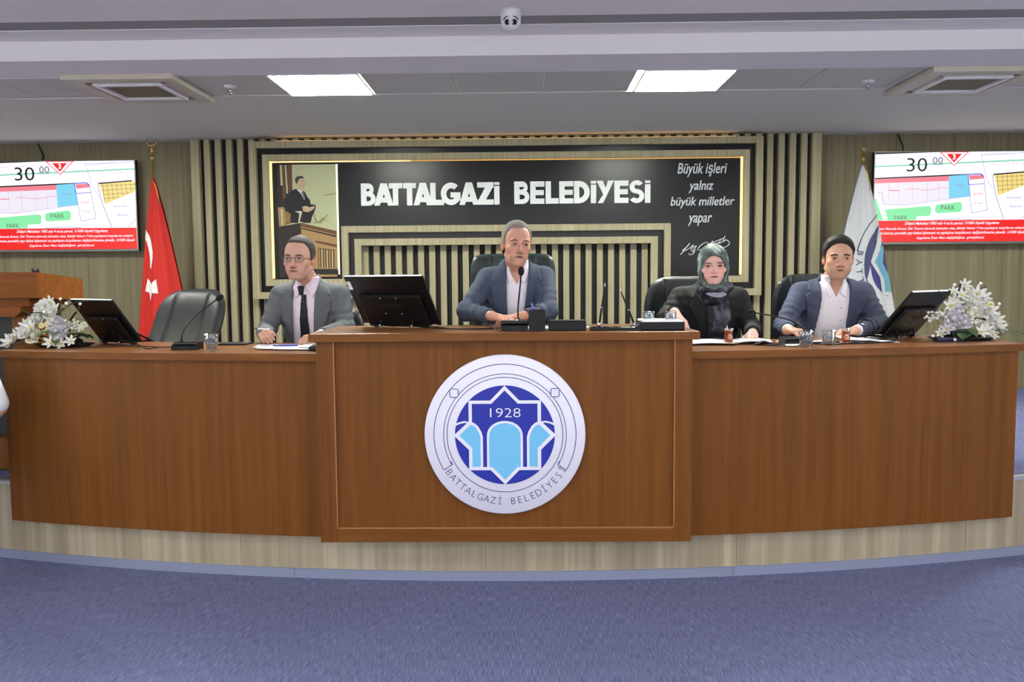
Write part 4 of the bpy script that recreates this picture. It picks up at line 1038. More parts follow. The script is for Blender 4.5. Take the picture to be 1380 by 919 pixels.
def clothe(t, g, H, jm, sm, opening, lapels, vneck=None, jacket_label=None, shirt_label=None, folds=(), cuffl=.93, col_h=.034, seed=0, sleeve=(.066,.054,.040), infl=0.006, open_collar=True, pockets=()):
    N, P = g['N'], g['P']
    lo, hi = g['lo'].copy(), g['hi'].copy(); hi[2] = N[2]+.10; lo[2] = P[2]-.1
    # shirt under the jacket
    S_ = Field(lo, hi, .0048); torso(S_, P, N, g['ax'], g['wt'], g['dt'], -.012)
    for a, b in ((g['SL'],g['EL']),(g['SR'],g['ER'])): S_.cap(lerp(N,a,.4)-v3((0,0,.018)), a, .046, .048, .03); S_.cap(a, lerp(a,b,.5), .048, .046, .02)
    for e, w_ in ((g['EL'],g['WL']),(g['ER'],g['WR'])): S_.cap(lerp(e,w_,.72), lerp(e,w_,cuffl), .033, .031, .01)
    S_.cap(N+v3((0,.0,-.005)), N+v3((0,-.02,.10)), .064, .075, .01)
    S_.add(lambda X,Y,Z: (N[2]+.018-Z)+0*X+0*Y, N-v3((.14,.16,-.018)), N+v3((.14,.14,.16)), .003, True)
    if vneck: S_.add(lambda X,Y,Z: np.maximum(poly_sdf(X,Z,vneck), Y-(N[1]-.0)), [min(p[0] for p in vneck), N[1]-.32, min(p[1] for p in vneck)], [max(p[0] for p in vneck), N[1], max(p[1] for p in vneck)], .003, True)
    S_.mesh('shirt', sm, t, 2, label=shirt_label)
    # jacket
    J = Field(lo, hi, .0048); torso(J, P, N, g['ax'], g['wt'], g['dt'], infl, .02)
    for sh, e, w_ in ((g['SL'],g['EL'],g['WL']),(g['SR'],g['ER'],g['WR'])):
        J.cap(lerp(N,sh,.30)-v3((0,0,.012)), sh+v3((0,0,.002)), .050, .060, .035)
        J.cap(sh, e, sleeve[0], sleeve[1], .03); J.cap(e, lerp(e,w_,.88), sleeve[1], sleeve[2], .02)
        # flat end of the sleeve
        d = (w_-e)/np.linalg.norm(w_-e); c = lerp(e,w_,.90)
        J.add(lambda X,Y,Z: np.maximum(-((X-c[0])*d[0]+(Y-c[1])*d[1]+(Z-c[2])*d[2]), np.sqrt((X-c[0])**2+(Y-c[1])**2+(Z-c[2])**2)-.06), c-.06, c+.06, .003, True)
    # neck hole
    J.cap(N+v3((0,-.012,.0)), N+v3((0,-.03,.12)), .060, .085, .006, True)
    wrinkles(J, .0042, seed, folds)
    base = crop(J, [N[0]-.24, N[1]-.30, P[2]], [N[0]+.24, N[1]+.10, N[2]+.08])
    yf = N[1]-.015
    if opening:
        J.add(lambda X,Y,Z: np.maximum(poly_sdf(X,Z,opening), (Y-yf)), [min(p[0] for p in opening), N[1]-.32, min(p[1] for p in opening)], [max(p[0] for p in opening), yf, max(p[1] for p in opening)], .004, True)
    J.mesh('jacket', jm, t, 2, label=jacket_label)
    for lp in lapels:
        L_ = slab(base, lambda X,Y,Z: np.maximum(poly_sdf(X,Z,lp), Y-(yf+.02)), .008, .006); L_.mesh('lapel', jm, t, 1)
    for pk in pockets:
        L_ = slab(base, lambda X,Y,Z: np.maximum(poly_sdf(X,Z,pk), Y-yf), .005, .006); L_.mesh('pocket_welt', jm, t, 1)
    return S_, J, base
def collar(t, N, S_, sm, rx, ry, h_, gap, cx_=0, lean=-.02, points=()):
    """standing collar round the neck with an opening in front, and the two collar points lying on the shirt"""
    q = MB(); n = 40
    def f(off):
        def g_(u, v):
            a = math.radians(-90+gap)+(2*PI-2*math.radians(gap))*u
            fr = max(0, -math.sin(a)); r = 1+.08*(1-v)
            return (N[0]+cx_+(rx+off)*r*math.cos(a), N[1]+lean*v+(ry+off)*r*math.sin(a)-.004*fr, N[2]-.012-.030*fr**1.6+h_*v*(1-.2*fr)+ .012*(1-fr)*v)
        return g_
    q.grid(f(0), n, 6); q.grid(f(.004), n, 6)
    obj('collar', q, sm, t)
    sub = crop(S_, [N[0]-.13, N[1]-.3, N[2]-.16], [N[0]+.13, N[1]+.02, N[2]+.055])
    for p in points:
        L_ = slab(sub, lambda X,Y,Z: np.maximum(poly_sdf(X,Z,p), Y-(N[1]-.01)), .014, -.0)
        L_.mesh('collar_point', sm, t, 1)
def hair_cap(F, H, fn, m, t, out=.6, name='hair', noise=.1, seed=0, smooth=2, inn=.004):
    k = H.k; G = crop(H.noear if name == 'hair' else F, H.c-v3((.16,.16,.02)), H.c+v3((.16,.16,.32)))
    def cond(X, Y, Z):
        x, y, z = H.loc(X, Y, Z); return fn(x, y, z)*k
    G.a = G.a.copy()
    X = G.ax[0][:,None,None]; Y = G.ax[1][None,:,None]; Z = G.ax[2][None,None,:]; x, y, z = H.loc(X, Y, Z)
    o_ = out(x, y, z)*k if callable(out) else out*k
    o_ = o_+noise*k*np.sin(x*3.1+seed)*np.sin(y*2.3+z*1.1)*1.0
    c = cond(X, Y, Z)
    if name == 'hair':
        c = c+(.22*np.sin(x*4.3+seed)*np.cos(y*3.7)+.12*np.sin(x*9+z*2))*k; o_ = o_*np.clip(-c/k/2.2, 0, 1)**.55
    G.a = np.maximum(np.maximum(G.a-o_, -(G.a+inn)), c).astype(np.float32)
    return G.mesh(name, m, t, smooth)
def trousers(t, P, kneeY, m, dx=.10, fy=4.55, shoe=True):
    F = Field([P[0]-.3, min(kneeY,fy)-.2, PLZ-.01], [P[0]+.3, P[1]+.2, P[2]+.12], .011)
    F.ell((P[0],P[1],P[2]-.0), (.17,.13,.11), k=.03)
    for s in (-1,1):
        h = v3((P[0]+s*.085,P[1]-.02,P[2]-.02)); kn = v3((P[0]+s*dx*1.15, kneeY, .945)); an = v3((P[0]+s*dx*1.2, kneeY+.08, PLZ+.085))
        F.cap(h, kn, .082, .062, .03); F.cap(kn, an, .060, .050, .02)
    F.mesh('trousers', m, t, 2)
    for s in (-1,1):
        q = MB(); c = (P[0]+s*dx*1.2, kneeY+.02, PLZ+.045); q.sphere(c, (.045,.135,.044), 16); q.box(c[0]-.044,c[0]+.044,c[1]-.13,c[1]+.12,PLZ+.002,PLZ+.02,.006); obj('shoe', q, BLK, t, smooth=True)
FT = fabric('dark_trousers', (30,32,40), (38,40,48))

def short_hair(front=18.6, temple=16.0, side=10.4, back=6.0, recede=0):
    """hair where the result is negative: above a line that runs from the forehead over the temples to the nape"""
    def f(x, y, z):
        hl = np.interp(y, [-9.5,-7.2,-5.6,-4.0,-2.6,-.8,2.2,3.2,6,10], [front+1.0,front,temple+.8,temple-.6,side+.6,side-.4,side+.4,side-3.0,back,back])
        hl = hl + recede*np.exp(-((np.abs(x)-4.3)/1.6)**2)*(y < -1)
        return hl-z
    return f
def curve_pts(*p): return [tuple(q) for q in p]
# ---------------------------------------------------------------- 1. man at the centre desk
H = Head((.090, 4.79, 1.590), 13, 2, 3, .01130, .92)
t, F, body, g = person('man with short grey hair in a slate blue jacket at the centre desk', (.090,4.91,1.603), (.06,5.03,.98), (-.074,4.92,1.522), (.260,4.93,1.526),
    (-.190,4.71,1.340), (.278,4.71,1.335), (-.035,4.50,1.322), (.130,4.56,1.318), H,
    (((1,-.42,-.22),(.1,-.5,1),1), dict(curl=(22,28,20),thumb=.5)), (((-1,-.15,-.1),(0,-.2,1),-1), dict(curl=(20,25,15))), (206,154,132), beard=.30, beard_c=(160,140,130), moust=.5, hairfn=short_hair(19.6,17.2,11.4,6,recede=1.0), hair_c=(120,112,104), blush=.35, head_kw=dict(jaw=.92, nose=1.1))
HG = fabric('grey_hair', (112,106,98), (146,140,132), 400, .8, .4); BROWG = mat('grey_brow', (92,76,66), .8); LIPM = mat('lip_male', (158,98,86), .5)
face_parts(F, body, H, BROWG, LIPM, open_=.7, look=.35, brow_w=.9)
hair_cap(F, H, short_hair(20.6, 18.0, 10.8, 6, recede=1.4), HG, t, out=lambda x,y,z: .30+.40*np.clip((z-12)/6,0,1)*np.clip((y+8)/6,0,1)+.15)
hair_cap(F, H, lambda x,y,z: np.maximum(np.maximum(np.abs(x)-2.6, np.abs(z-6.75)-.42+.14*np.abs(x)), y+6), mat('grey_moustache',(150,134,122),.8), t, out=.28, name='moustache', noise=.05)
J1 = fabric('slate_blue_cloth', (62,72,92), (74,84,104), 300); SH = mat('white_shirt', (238,232,242), .75)
op = [(.026,1.64),(.038,1.42),(.045,1.20),(.125,1.20),(.150,1.40),(.182,1.60),(.19,1.66),(.026,1.66)]
lp1 = [(.038,1.645),(.000,1.635),(-.050,1.515),(-.028,1.492),(-.055,1.455),(-.035,1.36),(.030,1.22),(.046,1.22),(.040,1.40)]
lp2 = [(.180,1.65),(.212,1.635),(.246,1.515),(.222,1.495),(.248,1.45),(.215,1.36),(.140,1.22),(.125,1.22),(.148,1.40)]
S_, J_, base = clothe(t, g, H, J1, SH, op, (lp1, lp2), cuffl=.80, vneck=[(.045,1.67),(.055,1.57),(.098,1.490),(.142,1.57),(.152,1.67)], folds=(((-.19,4.76,1.38),.10,(.3,.2,1),.050),((.275,4.76,1.38),.10,(-.3,.2,1),.05),((-.13,4.60,1.34),.10,(1,-.5,0),.06),((.2,4.64,1.34),.09,(1,.5,0),.05),((-.10,4.86,1.46),.08,(1,0,.7),.06),((.25,4.86,1.45),.08,(1,0,-.7),.06)))
collar(t, g['N'], S_, SH, .064, .066, .036, 36, cx_=.008, lean=-.02, points=(
    [(.030,1.65),(.050,1.65),(.058,1.575),(.080,1.520),(.055,1.495),(.032,1.56)], [(.168,1.65),(.148,1.65),(.140,1.575),(.118,1.520),(.144,1.495),(.168,1.56)]))
trousers(t, (.06,5.03,.96), 4.62, FT)
# ---------------------------------------------------------------- 2. man in grey with glasses and tie
H = Head((-1.190, 4.885, 1.526), -6, 3, 2, .01105, .98)
t, F, body, g = person('man with glasses, grey suit and dotted black tie, writing', (-1.168,5.01,1.512), (-1.15,5.11,.98), (-1.340,5.01,1.430), (-.985,5.01,1.430),
    (-1.405,4.90,1.215), (-.925,4.90,1.235), (-1.330,4.66,1.216), (-1.030,4.67,1.212), H,
    (((.15,-1,.25),(-.55,-.1,1),1), dict(curl=(62,62,40),thumb=.9)), (((-.55,-1,-.12),(.1,-.2,1),-1), dict(curl=(28,34,22))), (206,160,140), beard=.26, beard_c=(128,112,108), moust=.45, hairfn=short_hair(20.4,17.6,11.4,6,recede=1.4), hair_c=(70,66,66), blush=.3, head_kw=dict(jaw=1.02, nose=1.0), hs=1.02)
HB = fabric('dark_grey_hair', (44,42,42), (74,72,72), 400, .8, .4); BROWD = mat('dark_brow', (40,32,30), .8)
face_parts(F, body, H, BROWD, LIPM, open_=.85, look=-.2)
hair_cap(F, H, short_hair(20.6, 17.8, 10.4, 6, recede=1.6), HB, t, out=lambda x,y,z: .22+.30*np.clip((y+8)/7,0,1))
hair_cap(F, H, lambda x,y,z: np.maximum(np.maximum(np.abs(x)-2.3, np.abs(z-6.75)-.38+.12*np.abs(x)), y+6), mat('dark_moustache',(84,70,66),.8), t, out=.22, name='moustache', noise=.05)
GLF = mat('spectacle_frame', (60,34,34), .3)
q = MB()
for s in (-1,1):
    P_ = [tuple(H.p(s*3.35+2.35*math.cos(a), -9.75+.25*abs(math.cos(a)), 11.45+1.35*math.sin(a)*(1 if math.sin(a) > 0 else 1.05))) for a in [2*PI*i/20 for i in range(21)]]
    q.tube(P_, .0014, 6); q.tube([tuple(H.p(s*5.7,-9.5,11.9)), tuple(H.p(s*7.5,-6.5,12.0)), tuple(H.p(s*7.9,.6,11.9))], .0016, 6)
q.tube([tuple(H.p(-1.0,-9.8,11.9)), tuple(H.p(0,-10.0,12.2)), tuple(H.p(1.0,-9.8,11.9))], .0014, 6)
gf = obj('eyeglasses', q, GLF, t)
for s in (-1,1):
    q = MB(); q.bm.faces.new([q.bm.verts.new(tuple(H.p(s*3.35+2.3*math.cos(a), -9.72+.25*abs(math.cos(a)), 11.45+1.3*math.sin(a)))) for a in [2*PI*i/20 for i in range(20)]]); obj('lens', q, glass('thin_lens', ior=1.02), gf)
J2 = fabric('grey_suit_cloth', (88,92,96), (104,108,112), 300); SH2 = mat('pale_pink_shirt', (234,222,236), .75)
op = [(-1.262,1.56),(-1.250,1.45),(-1.262,1.30),(-1.285,1.10),(-1.130,1.10),(-1.118,1.30),(-1.108,1.42),(-1.088,1.58),(-1.255,1.60)]
lp1 = [(-1.255,1.53),(-1.290,1.505),(-1.320,1.445),(-1.300,1.437),(-1.330,1.415),(-1.318,1.30),(-1.284,1.12),(-1.266,1.12),(-1.252,1.30),(-1.244,1.45)]
lp2 = [(-1.090,1.53),(-1.058,1.51),(-1.018,1.435),(-1.040,1.43),(-1.010,1.405),(-1.045,1.28),(-1.118,1.12),(-1.136,1.12),(-1.122,1.30),(-1.112,1.42)]
S_, J_, base = clothe(t, g, H, J2, SH2, op, (lp1, lp2), folds=(((-1.39,4.95,1.28),.10,(.2,.3,1),.05),((-.94,4.95,1.29),.10,(-.2,.3,1),.05),((-.96,4.80,1.24),.09,(.6,1,0),.05),((-1.33,4.96,1.38),.08,(1,0,.8),.06),((-.99,4.96,1.38),.08,(1,0,-.8),.06)), seed=2)
collar(t, g['N'], S_, SH2, .062, .064, .040, 20, cx_=-.006, lean=-.022, points=(
    [(-1.238,1.56),(-1.205,1.56),(-1.188,1.490),(-1.225,1.415),(-1.250,1.47)], [(-1.098,1.56),(-1.135,1.56),(-1.172,1.490),(-1.130,1.415),(-1.100,1.47)]))
sub = crop(S_, [-1.30,4.7,1.0], [-1.05,5.0,1.50])
TIE = mat('black_tie', (16,17,20), .6); nt = TIE.node_tree; N_ = nt.nodes; tc = N_.new('ShaderNodeTexCoord'); vo = N_.new('ShaderNodeTexVoronoi'); vo.inputs['Scale'].default_value = 1; vo.inputs['Randomness'].default_value = .25; mp_ = N_.new('ShaderNodeMapping'); mp_.inputs['Scale'].default_value = (62,0,62)
cr = N_.new('ShaderNodeValToRGB'); cr.color_ramp.elements[0].position = .10; cr.color_ramp.elements[1].position = .15; cr.color_ramp.elements[0].color = lin((140,140,150)); cr.color_ramp.elements[1].color = lin((16,17,20))
nt.links.new(tc.outputs['Object'], mp_.inputs[0]); nt.links.new(mp_.outputs[0], vo.inputs['Vector']); nt.links.new(vo.outputs['Distance'], cr.inputs[0]); nt.links.new(cr.outputs[0], N_['Principled BSDF'].inputs['Base Color'])
L_ = slab(sub, lambda X,Y,Z: np.maximum(poly_sdf(X,Z,[(-1.195,1.44),(-1.212,1.28),(-1.218,1.08),(-1.150,1.08),(-1.158,1.28),(-1.166,1.44)]), Y-4.985), .012, .0); L_.mesh('tie', TIE, t, 2)
q = MB(); q.grid(lambda u, v: (-1.180+(.022-.010*v)*math.cos(2*PI*u), 4.862+.004*v+(.016-.006*v)*math.sin(2*PI*u), 1.488-.052*v), 16, 5, closeu=True); q.sphere((-1.180,4.865,1.486),(.021,.015,.008),12); obj('tie_knot', q, TIE, t)
trousers(t, (-1.15,5.11,.96), 4.66, fabric('grey_trousers',(84,88,92),(98,102,106)))
pn = thing('pen', 'white pen held in the right hand of the man in grey', 'pen', (-1.31,4.53,1.25))
q = MB(); q.tube([(-1.350,4.535,1.262),(-1.262,4.50,1.256)], .0042, 8); obj('barrel', q, WHITE, pn)
q = MB(); q.tube([(-1.352,4.536,1.262),(-1.335,4.529,1.261)], .0048, 8); obj('cap', q, mat('dark_blue_plastic',(50,50,90),.4), pn)
# ---------------------------------------------------------------- 3. woman in a headscarf
H = Head((1.262, 4.905, 1.478), -9, 2, -2, .0096, 1.08)
t, F, body, g = person('woman in a green grey headscarf and black jacket at the right desk wing', (1.262,5.02,1.470), (1.275,5.14,.96), (1.092,5.04,1.398), (1.440,5.04,1.394),
    (.995,4.95,1.285), (1.500,4.93,1.205), (.992,4.67,1.326), (1.440,4.70,1.205), H,
    (((.36,-.80,-.52),(.45,-.15,1),1), dict(curl=(18,22,18),thumb=.4,s=1.0)), (((-.30,-1,-.05),(.0,-.2,1),-1), dict(curl=(24,28,20),s=.93)), (222,176,164), blush=.35, head_kw=dict(jaw=1.0, nose=.86, lips=1.15, cheek=1.05), hs=.93, wide=.96)
face_parts(F, body, H, mat('woman_brow', (52,36,32), .8), mat('lip_female', (178,98,98), .4), open_=1.0, lash=True, brow_w=1.0)
SC = mat('headscarf_pattern', (90,110,104), .6); nt = SC.node_tree; N_ = nt.nodes; tc = N_.new('ShaderNodeTexCoord'); nz = N_.new('ShaderNodeTexNoise'); nz.inputs['Scale'].default_value = 7.5; nz.inputs['Detail'].default_value = 2.5; nz.inputs['Distortion'].default_value = 1.6
cr = N_.new('ShaderNodeValToRGB'); e0, e1 = cr.color_ramp.elements; e0.position = .36; e0.color = lin((34,42,42)); e1.position = .64; e1.color = lin((196,208,204))
for p_, c_ in ((.46,(64,80,74)),(.55,(96,114,106)),(.60,(132,150,142))): e = cr.color_ramp.elements.new(p_); e.color = lin(c_)
nt.links.new(tc.outputs['Object'], nz.inputs['Vector']); nt.links.new(nz.outputs['Fac'], cr.inputs[0]); nt.links.new(cr.outputs[0], N_['Principled BSDF'].inputs['Base Color'])
SC2 = mat('headscarf_dark', (34,38,48), .6); nt = SC2.node_tree; N_ = nt.nodes; tc = N_.new('ShaderNodeTexCoord'); nz = N_.new('ShaderNodeTexNoise'); nz.inputs['Scale'].default_value = 9; nz.inputs['Detail'].default_value = 3; nz.inputs['Distortion'].default_value = 1.2
cr = N_.new('ShaderNodeValToRGB'); e0, e1 = cr.color_ramp.elements; e0.position = .47; e0.color = lin((28,30,38)); e1.position = .66; e1.color = lin((110,114,128))
nt.links.new(tc.outputs['Object'], nz.inputs['Vector']); nt.links.new(nz.outputs['Fac'], cr.inputs[0]); nt.links.new(cr.outputs[0], N_['Principled BSDF'].inputs['Base Color'])
JB = fabric('black_jacket_cloth', (17,18,18), (26,27,26), 300, .8)
lp1 = [(1.175,1.46),(1.135,1.40),(1.150,1.385),(1.120,1.36),(1.170,1.25),(1.235,1.12),(1.25,1.16),(1.235,1.30),(1.215,1.40)]
lp2 = [(1.345,1.46),(1.385,1.40),(1.37,1.385),(1.400,1.36),(1.36,1.25),(1.315,1.12),(1.30,1.16),(1.315,1.30),(1.325,1.40)]
S_, J_, base = clothe(t, g, H, JB, JB, None, (lp1, lp2), folds=(((1.0,4.98,1.32),.10,(.2,.3,1),.05),((1.48,4.98,1.28),.10,(-.2,.3,1),.05),((1.1,4.99,1.36),.08,(1,0,.8),.06)), seed=4, sleeve=(.064,.055,.042))
# scarf: hood round the face, gathered at the neck, a tail over the chest
K = Field(H.c-v3((.20,.22,.14)), H.c+v3((.20,.24,.30)), .0042); k = H.k
K.ell(H.p(0,1.2,13.6), (9.3*k*1.0,11.0*k,10.6*k), H.R); K.ell(H.p(0,-.6,8.0), (8.9*k,9.0*k,9.8*k), H.R, .03)
K.ell(H.p(0,-1.2,18.6), (6.2*k,8.4*k,5.6*k), H.R, .05)
K.cap(H.p(0,1,4), H.p(0,2,-3.5), .078, .092, .03); K.ell(H.p(0,-3.5,-2.2), (.098,.075,.035), H.R, .03)
K.ell(H.p(6.5,-5.0,-1.2), (.045,.030,.028), H.R, .015)
X = K.ax[0][:,None,None]; Y = K.ax[1][None,:,None]; Z = K.ax[2][None,None,:]; x, y, z = H.loc(X, Y, Z)
K.a += (.0022*np.sin((z*.9+np.abs(x)*1.0+y*.5))*np.clip(1-(z-2)/14,0.15,1)).astype(np.float32)
FO = Field.__new__(Field); FO.__dict__.update(K.__dict__)
# face opening: pointed oval
fo = np.maximum(np.sqrt((x/(6.2-.35*np.clip((z-9),0,12)**1.0*.9))**2+((z-9.6)/(8.9+.0*z))**2)-1, 0) - 0
fw = np.interp(z, [0.3,1.2,3,6,10,13,16,18.3,19.0], [0,3.2,5.2,6.3,6.5,6.0,4.4,1.4,0])
hole = np.where((z > .3) & (z < 19.0), np.abs(x)-fw, 3)*k
hole = np.maximum(hole, (y+3.6)*k)
h_ = np.clip(.5-.5*(K.a+hole)/.006, 0, 1); K.a = (K.a*(1-h_)+(-hole)*h_+.006*h_*(1-h_)).astype(np.float32)
# hollow behind the opening so that the face sits free inside
inner = Field(H.c-v3((.20,.22,.14)), H.c+v3((.20,.24,.30)), .0042)
X = K.ax[0][:,None,None]; Y = K.ax[1][None,:,None]; Z = K.ax[2][None,None,:]; x, y, z = H.loc(X, Y, Z); cut = (z+.3+.25*np.maximum(0,-y-2)-.25*np.abs(x))*k
A0 = K.a; K.a = np.maximum(A0, -cut).astype(np.float32); K.mesh('headscarf', SC, t, 1)
K.a = np.maximum(A0-.003, cut-.004).astype(np.float32); K.mesh('scarf_drape', SC2, t, 1)
q = MB(); P_ = []
for i in range(25):
    a = PI*i/24; zz = 9.5+9.3*math.sin(a)**.9 if True else 0; xx = -6.15*math.cos(a)*(1-.25*max(0,math.sin(a)-.6))
    P_.append(tuple(H.p(xx, -6.4-1.1*math.sin(a), zz)))
q.tube(P_, [.0035+.0045*math.sin(PI*i/24) for i in range(25)], 8); obj('undercap_edge', q, SC2, t)
sub = crop(J_, [1.1,4.6,.98], [1.45,5.05,1.52])
L_ = slab(sub, lambda X,Y,Z: np.maximum(poly_sdf(X,Z,[(1.18,1.45),(1.34,1.45),(1.36,1.38),(1.375,1.25),(1.385,1.05),(1.225,1.05),(1.235,1.25),(1.215,1.38)]), Y-5.0), .016, .0)
X = L_.ax[0][:,None,None]; Z = L_.ax[2][None,None,:]; L_.a += (.003*np.sin(X*230+Z*12)).astype(np.float32); L_.mesh('scarf_tail', SC2, t, 2)
q = MB(); q.grid(lambda u, v: (1.262+(.052+.012*v)*math.cos(PI+PI*u)*1.0, 4.852-.055*math.sin(PI*u)-.008*v, 1.455-.020*math.sin(PI*u)-.026*v+.002*math.sin(u*9)), 24, 5)
obj('scarf_fold', q, mat('scarf_lilac_grey', (138,140,156), .6), t)
trousers(t, (1.275,5.14,.95), 4.70, fabric('black_trousers',(18,18,20),(26,26,28)))
# ---------------------------------------------------------------- 4. man in blue on the right
H = Head((2.016, 4.975, 1.504), -13, 2, 1, .01085, .97)
t, F, body, g = person('man with black hair and blue grey suit at the right desk wing', (2.022,5.08,1.496), (2.045,5.17,.98), (1.838,5.09,1.420), (2.212,5.09,1.420),
    (1.685,4.93,1.232), (2.255,4.92,1.235), (1.640,4.70,1.222), (2.02,4.70,1.214), H,
    (((.42,-1,-.05),(.0,-.25,1),1), dict(curl=(24,30,20))), (((-1,-.55,-.05),(0,-.25,1),-1), dict(curl=(26,30,20))), (206,160,134), beard=.34, beard_c=(110,94,88), moust=.40, hairfn=short_hair(19.8,16.8,11,6), hair_c=(30,26,24), blush=.2, head_kw=dict(jaw=1.06, nose=1.0), hs=1.02, wide=1.03)
HK = fabric('black_hair', (14,12,12), (30,26,25), 400, .6, .5)
face_parts(F, body, H, mat('black_brow', (22,16,14), .8), LIPM, open_=.85, look=.1, brow_w=1.25)
hair_cap(F, H, short_hair(19.8, 16.0, 9.0, 6, recede=.2), HK, t, out=lambda x,y,z: .3+1.0*np.clip((z-13)/4,0,1)+.7*np.clip((z-18)/3,0,1)*np.clip((-y+1)/6,0,1), noise=.16)
J4 = fabric('blue_grey_cloth', (64,70,92), (76,82,104), 300); SH4 = mat('bright_white_shirt', (244,240,248), .75)
op = [(1.922,1.56),(1.912,1.41),(1.895,1.25),(1.875,1.08),(2.085,1.08),(2.088,1.25),(2.102,1.41),(2.116,1.56),(2.02,1.59)]
lp1 = [(1.927,1.545),(1.895,1.530),(1.850,1.440),(1.868,1.430),(1.835,1.410),(1.855,1.28),(1.872,1.10),(1.895,1.10),(1.912,1.25),(1.930,1.40)]
lp2 = [(2.112,1.545),(2.145,1.530),(2.190,1.440),(2.172,1.430),(2.205,1.405),(2.155,1.28),(2.100,1.10),(2.080,1.10),(2.083,1.25),(2.098,1.40)]
S_, J_, base = clothe(t, g, H, J4, SH4, op, (lp1, lp2), vneck=[(1.975,1.57),(1.985,1.475),(2.023,1.395),(2.062,1.475),(2.072,1.57)], folds=(((1.72,4.97,1.29),.11,(.3,.3,1),.05),((2.25,4.97,1.30),.10,(-.3,.3,1),.05),((2.15,4.80,1.24),.09,(1,.4,0),.05),((1.83,5.04,1.36),.08,(1,0,.8),.06),((2.22,5.04,1.36),.08,(1,0,-.8),.06)), seed=6,
    pockets=([(2.12,1.285),(2.19,1.30),(2.19,1.315),(2.12,1.30)],))
collar(t, g['N'], S_, SH4, .066, .066, .040, 34, cx_=.0, lean=-.022, points=(
    [(1.958,1.55),(1.982,1.55),(1.986,1.475),(2.006,1.420),(1.972,1.393),(1.952,1.46)], [(2.088,1.55),(2.064,1.55),(2.060,1.475),(2.040,1.420),(2.074,1.393),(2.094,1.46)]))
for zz in (1.335, 1.26):
    q = MB(); q.sphere((2.022,5.046-.118-.0,zz), (.005,.002,.005), 10); obj('button', q, mat('button_grey',(190,186,200),.4), t)
trousers(t, (2.045,5.17,.96), 4.72, FT)
# ---------------------------------------------------------------- 5. person almost wholly out of view on the left: sleeve and forearm show
H = Head((-2.78, 4.06, 1.25), -30, 0, 0, .0105)
t, F, body, g = person('person in white short sleeves, one arm in view left of the desk', (-2.80,4.10,1.22), (-2.80,4.15,.67), (-2.97,4.12,1.14), (-2.635,4.12,1.14),
    (-3.00,4.02,.90), (-2.560,4.14,.885), (-2.95,3.82,.83), (-2.625,3.99,.735), H,
    (((.2,-1,-.2),(-.3,0,1),1), dict(curl=(20,20,15))), (((-.2,-1,-.3),(.3,0,1),-1), dict(curl=(20,20,15))), (198,150,128))
g['N'] = v3(g['N'])
lo, hi = g['lo'].copy(), g['hi'].copy(); hi[2] = 1.27; lo[2] = .55
S5 = Field(lo, hi, .0065); torso(S5, g['P'], g['N'], g['ax'], g['wt'], g['dt'], .004)
for a, b_ in ((g['SL'],g['EL']),(g['SR'],g['ER'])): S5.cap(lerp(g['N'],a,.4)-v3((0,0,.018)), a, .05, .058, .03); S5.cap(a, lerp(a,b_,.90), .058, .060, .02)
S5.mesh('shirt', mat('white_cotton',(226,226,232),.8), t, 2)
PL_OLD = PLZ; PLZ = 0.0
F5 = Field([-3.1,3.5,0], [-2.5,4.35,.77], .012); F5.ell((-2.80,4.15,.68), (.16,.13,.10), k=.03)
for s in (-1,1): F5.cap((-2.80+s*.085,4.13,.66), (-2.80+s*.10,3.76,.58), .08, .06, .03); F5.cap((-2.80+s*.10,3.76,.58), (-2.80+s*.10,3.80,.08), .058, .045, .02)
F5.mesh('trousers', FT, t, 2)
for s in (-1,1):
    q = MB(); q.sphere((-2.80+s*.10,3.74,.045), (.045,.13,.043), 14); obj('shoe', q, BLK, t)
hair_cap(F, H, short_hair(), HB, t, out=.5)
face_parts(F, body, H, BROWD, LIPM)
PLZ = PL_OLD
st = thing('stool', 'small black stool on the hall floor left of the desk, outside the picture', 'stool', (-2.88,4.16,0))
q = MB(); q.box(-3.02,-2.74,4.03,4.29,.525,.58,.02); obj('seat', q, BLKM, st)
for a in (-1,1):
    for c in (-1,1): q = MB(); q.tube([(-2.88+a*.11,4.16+c*.10,.53),(-2.88+a*.11,4.16+c*.10,.001)], .012, 8); obj('leg', q, CHROME, st)
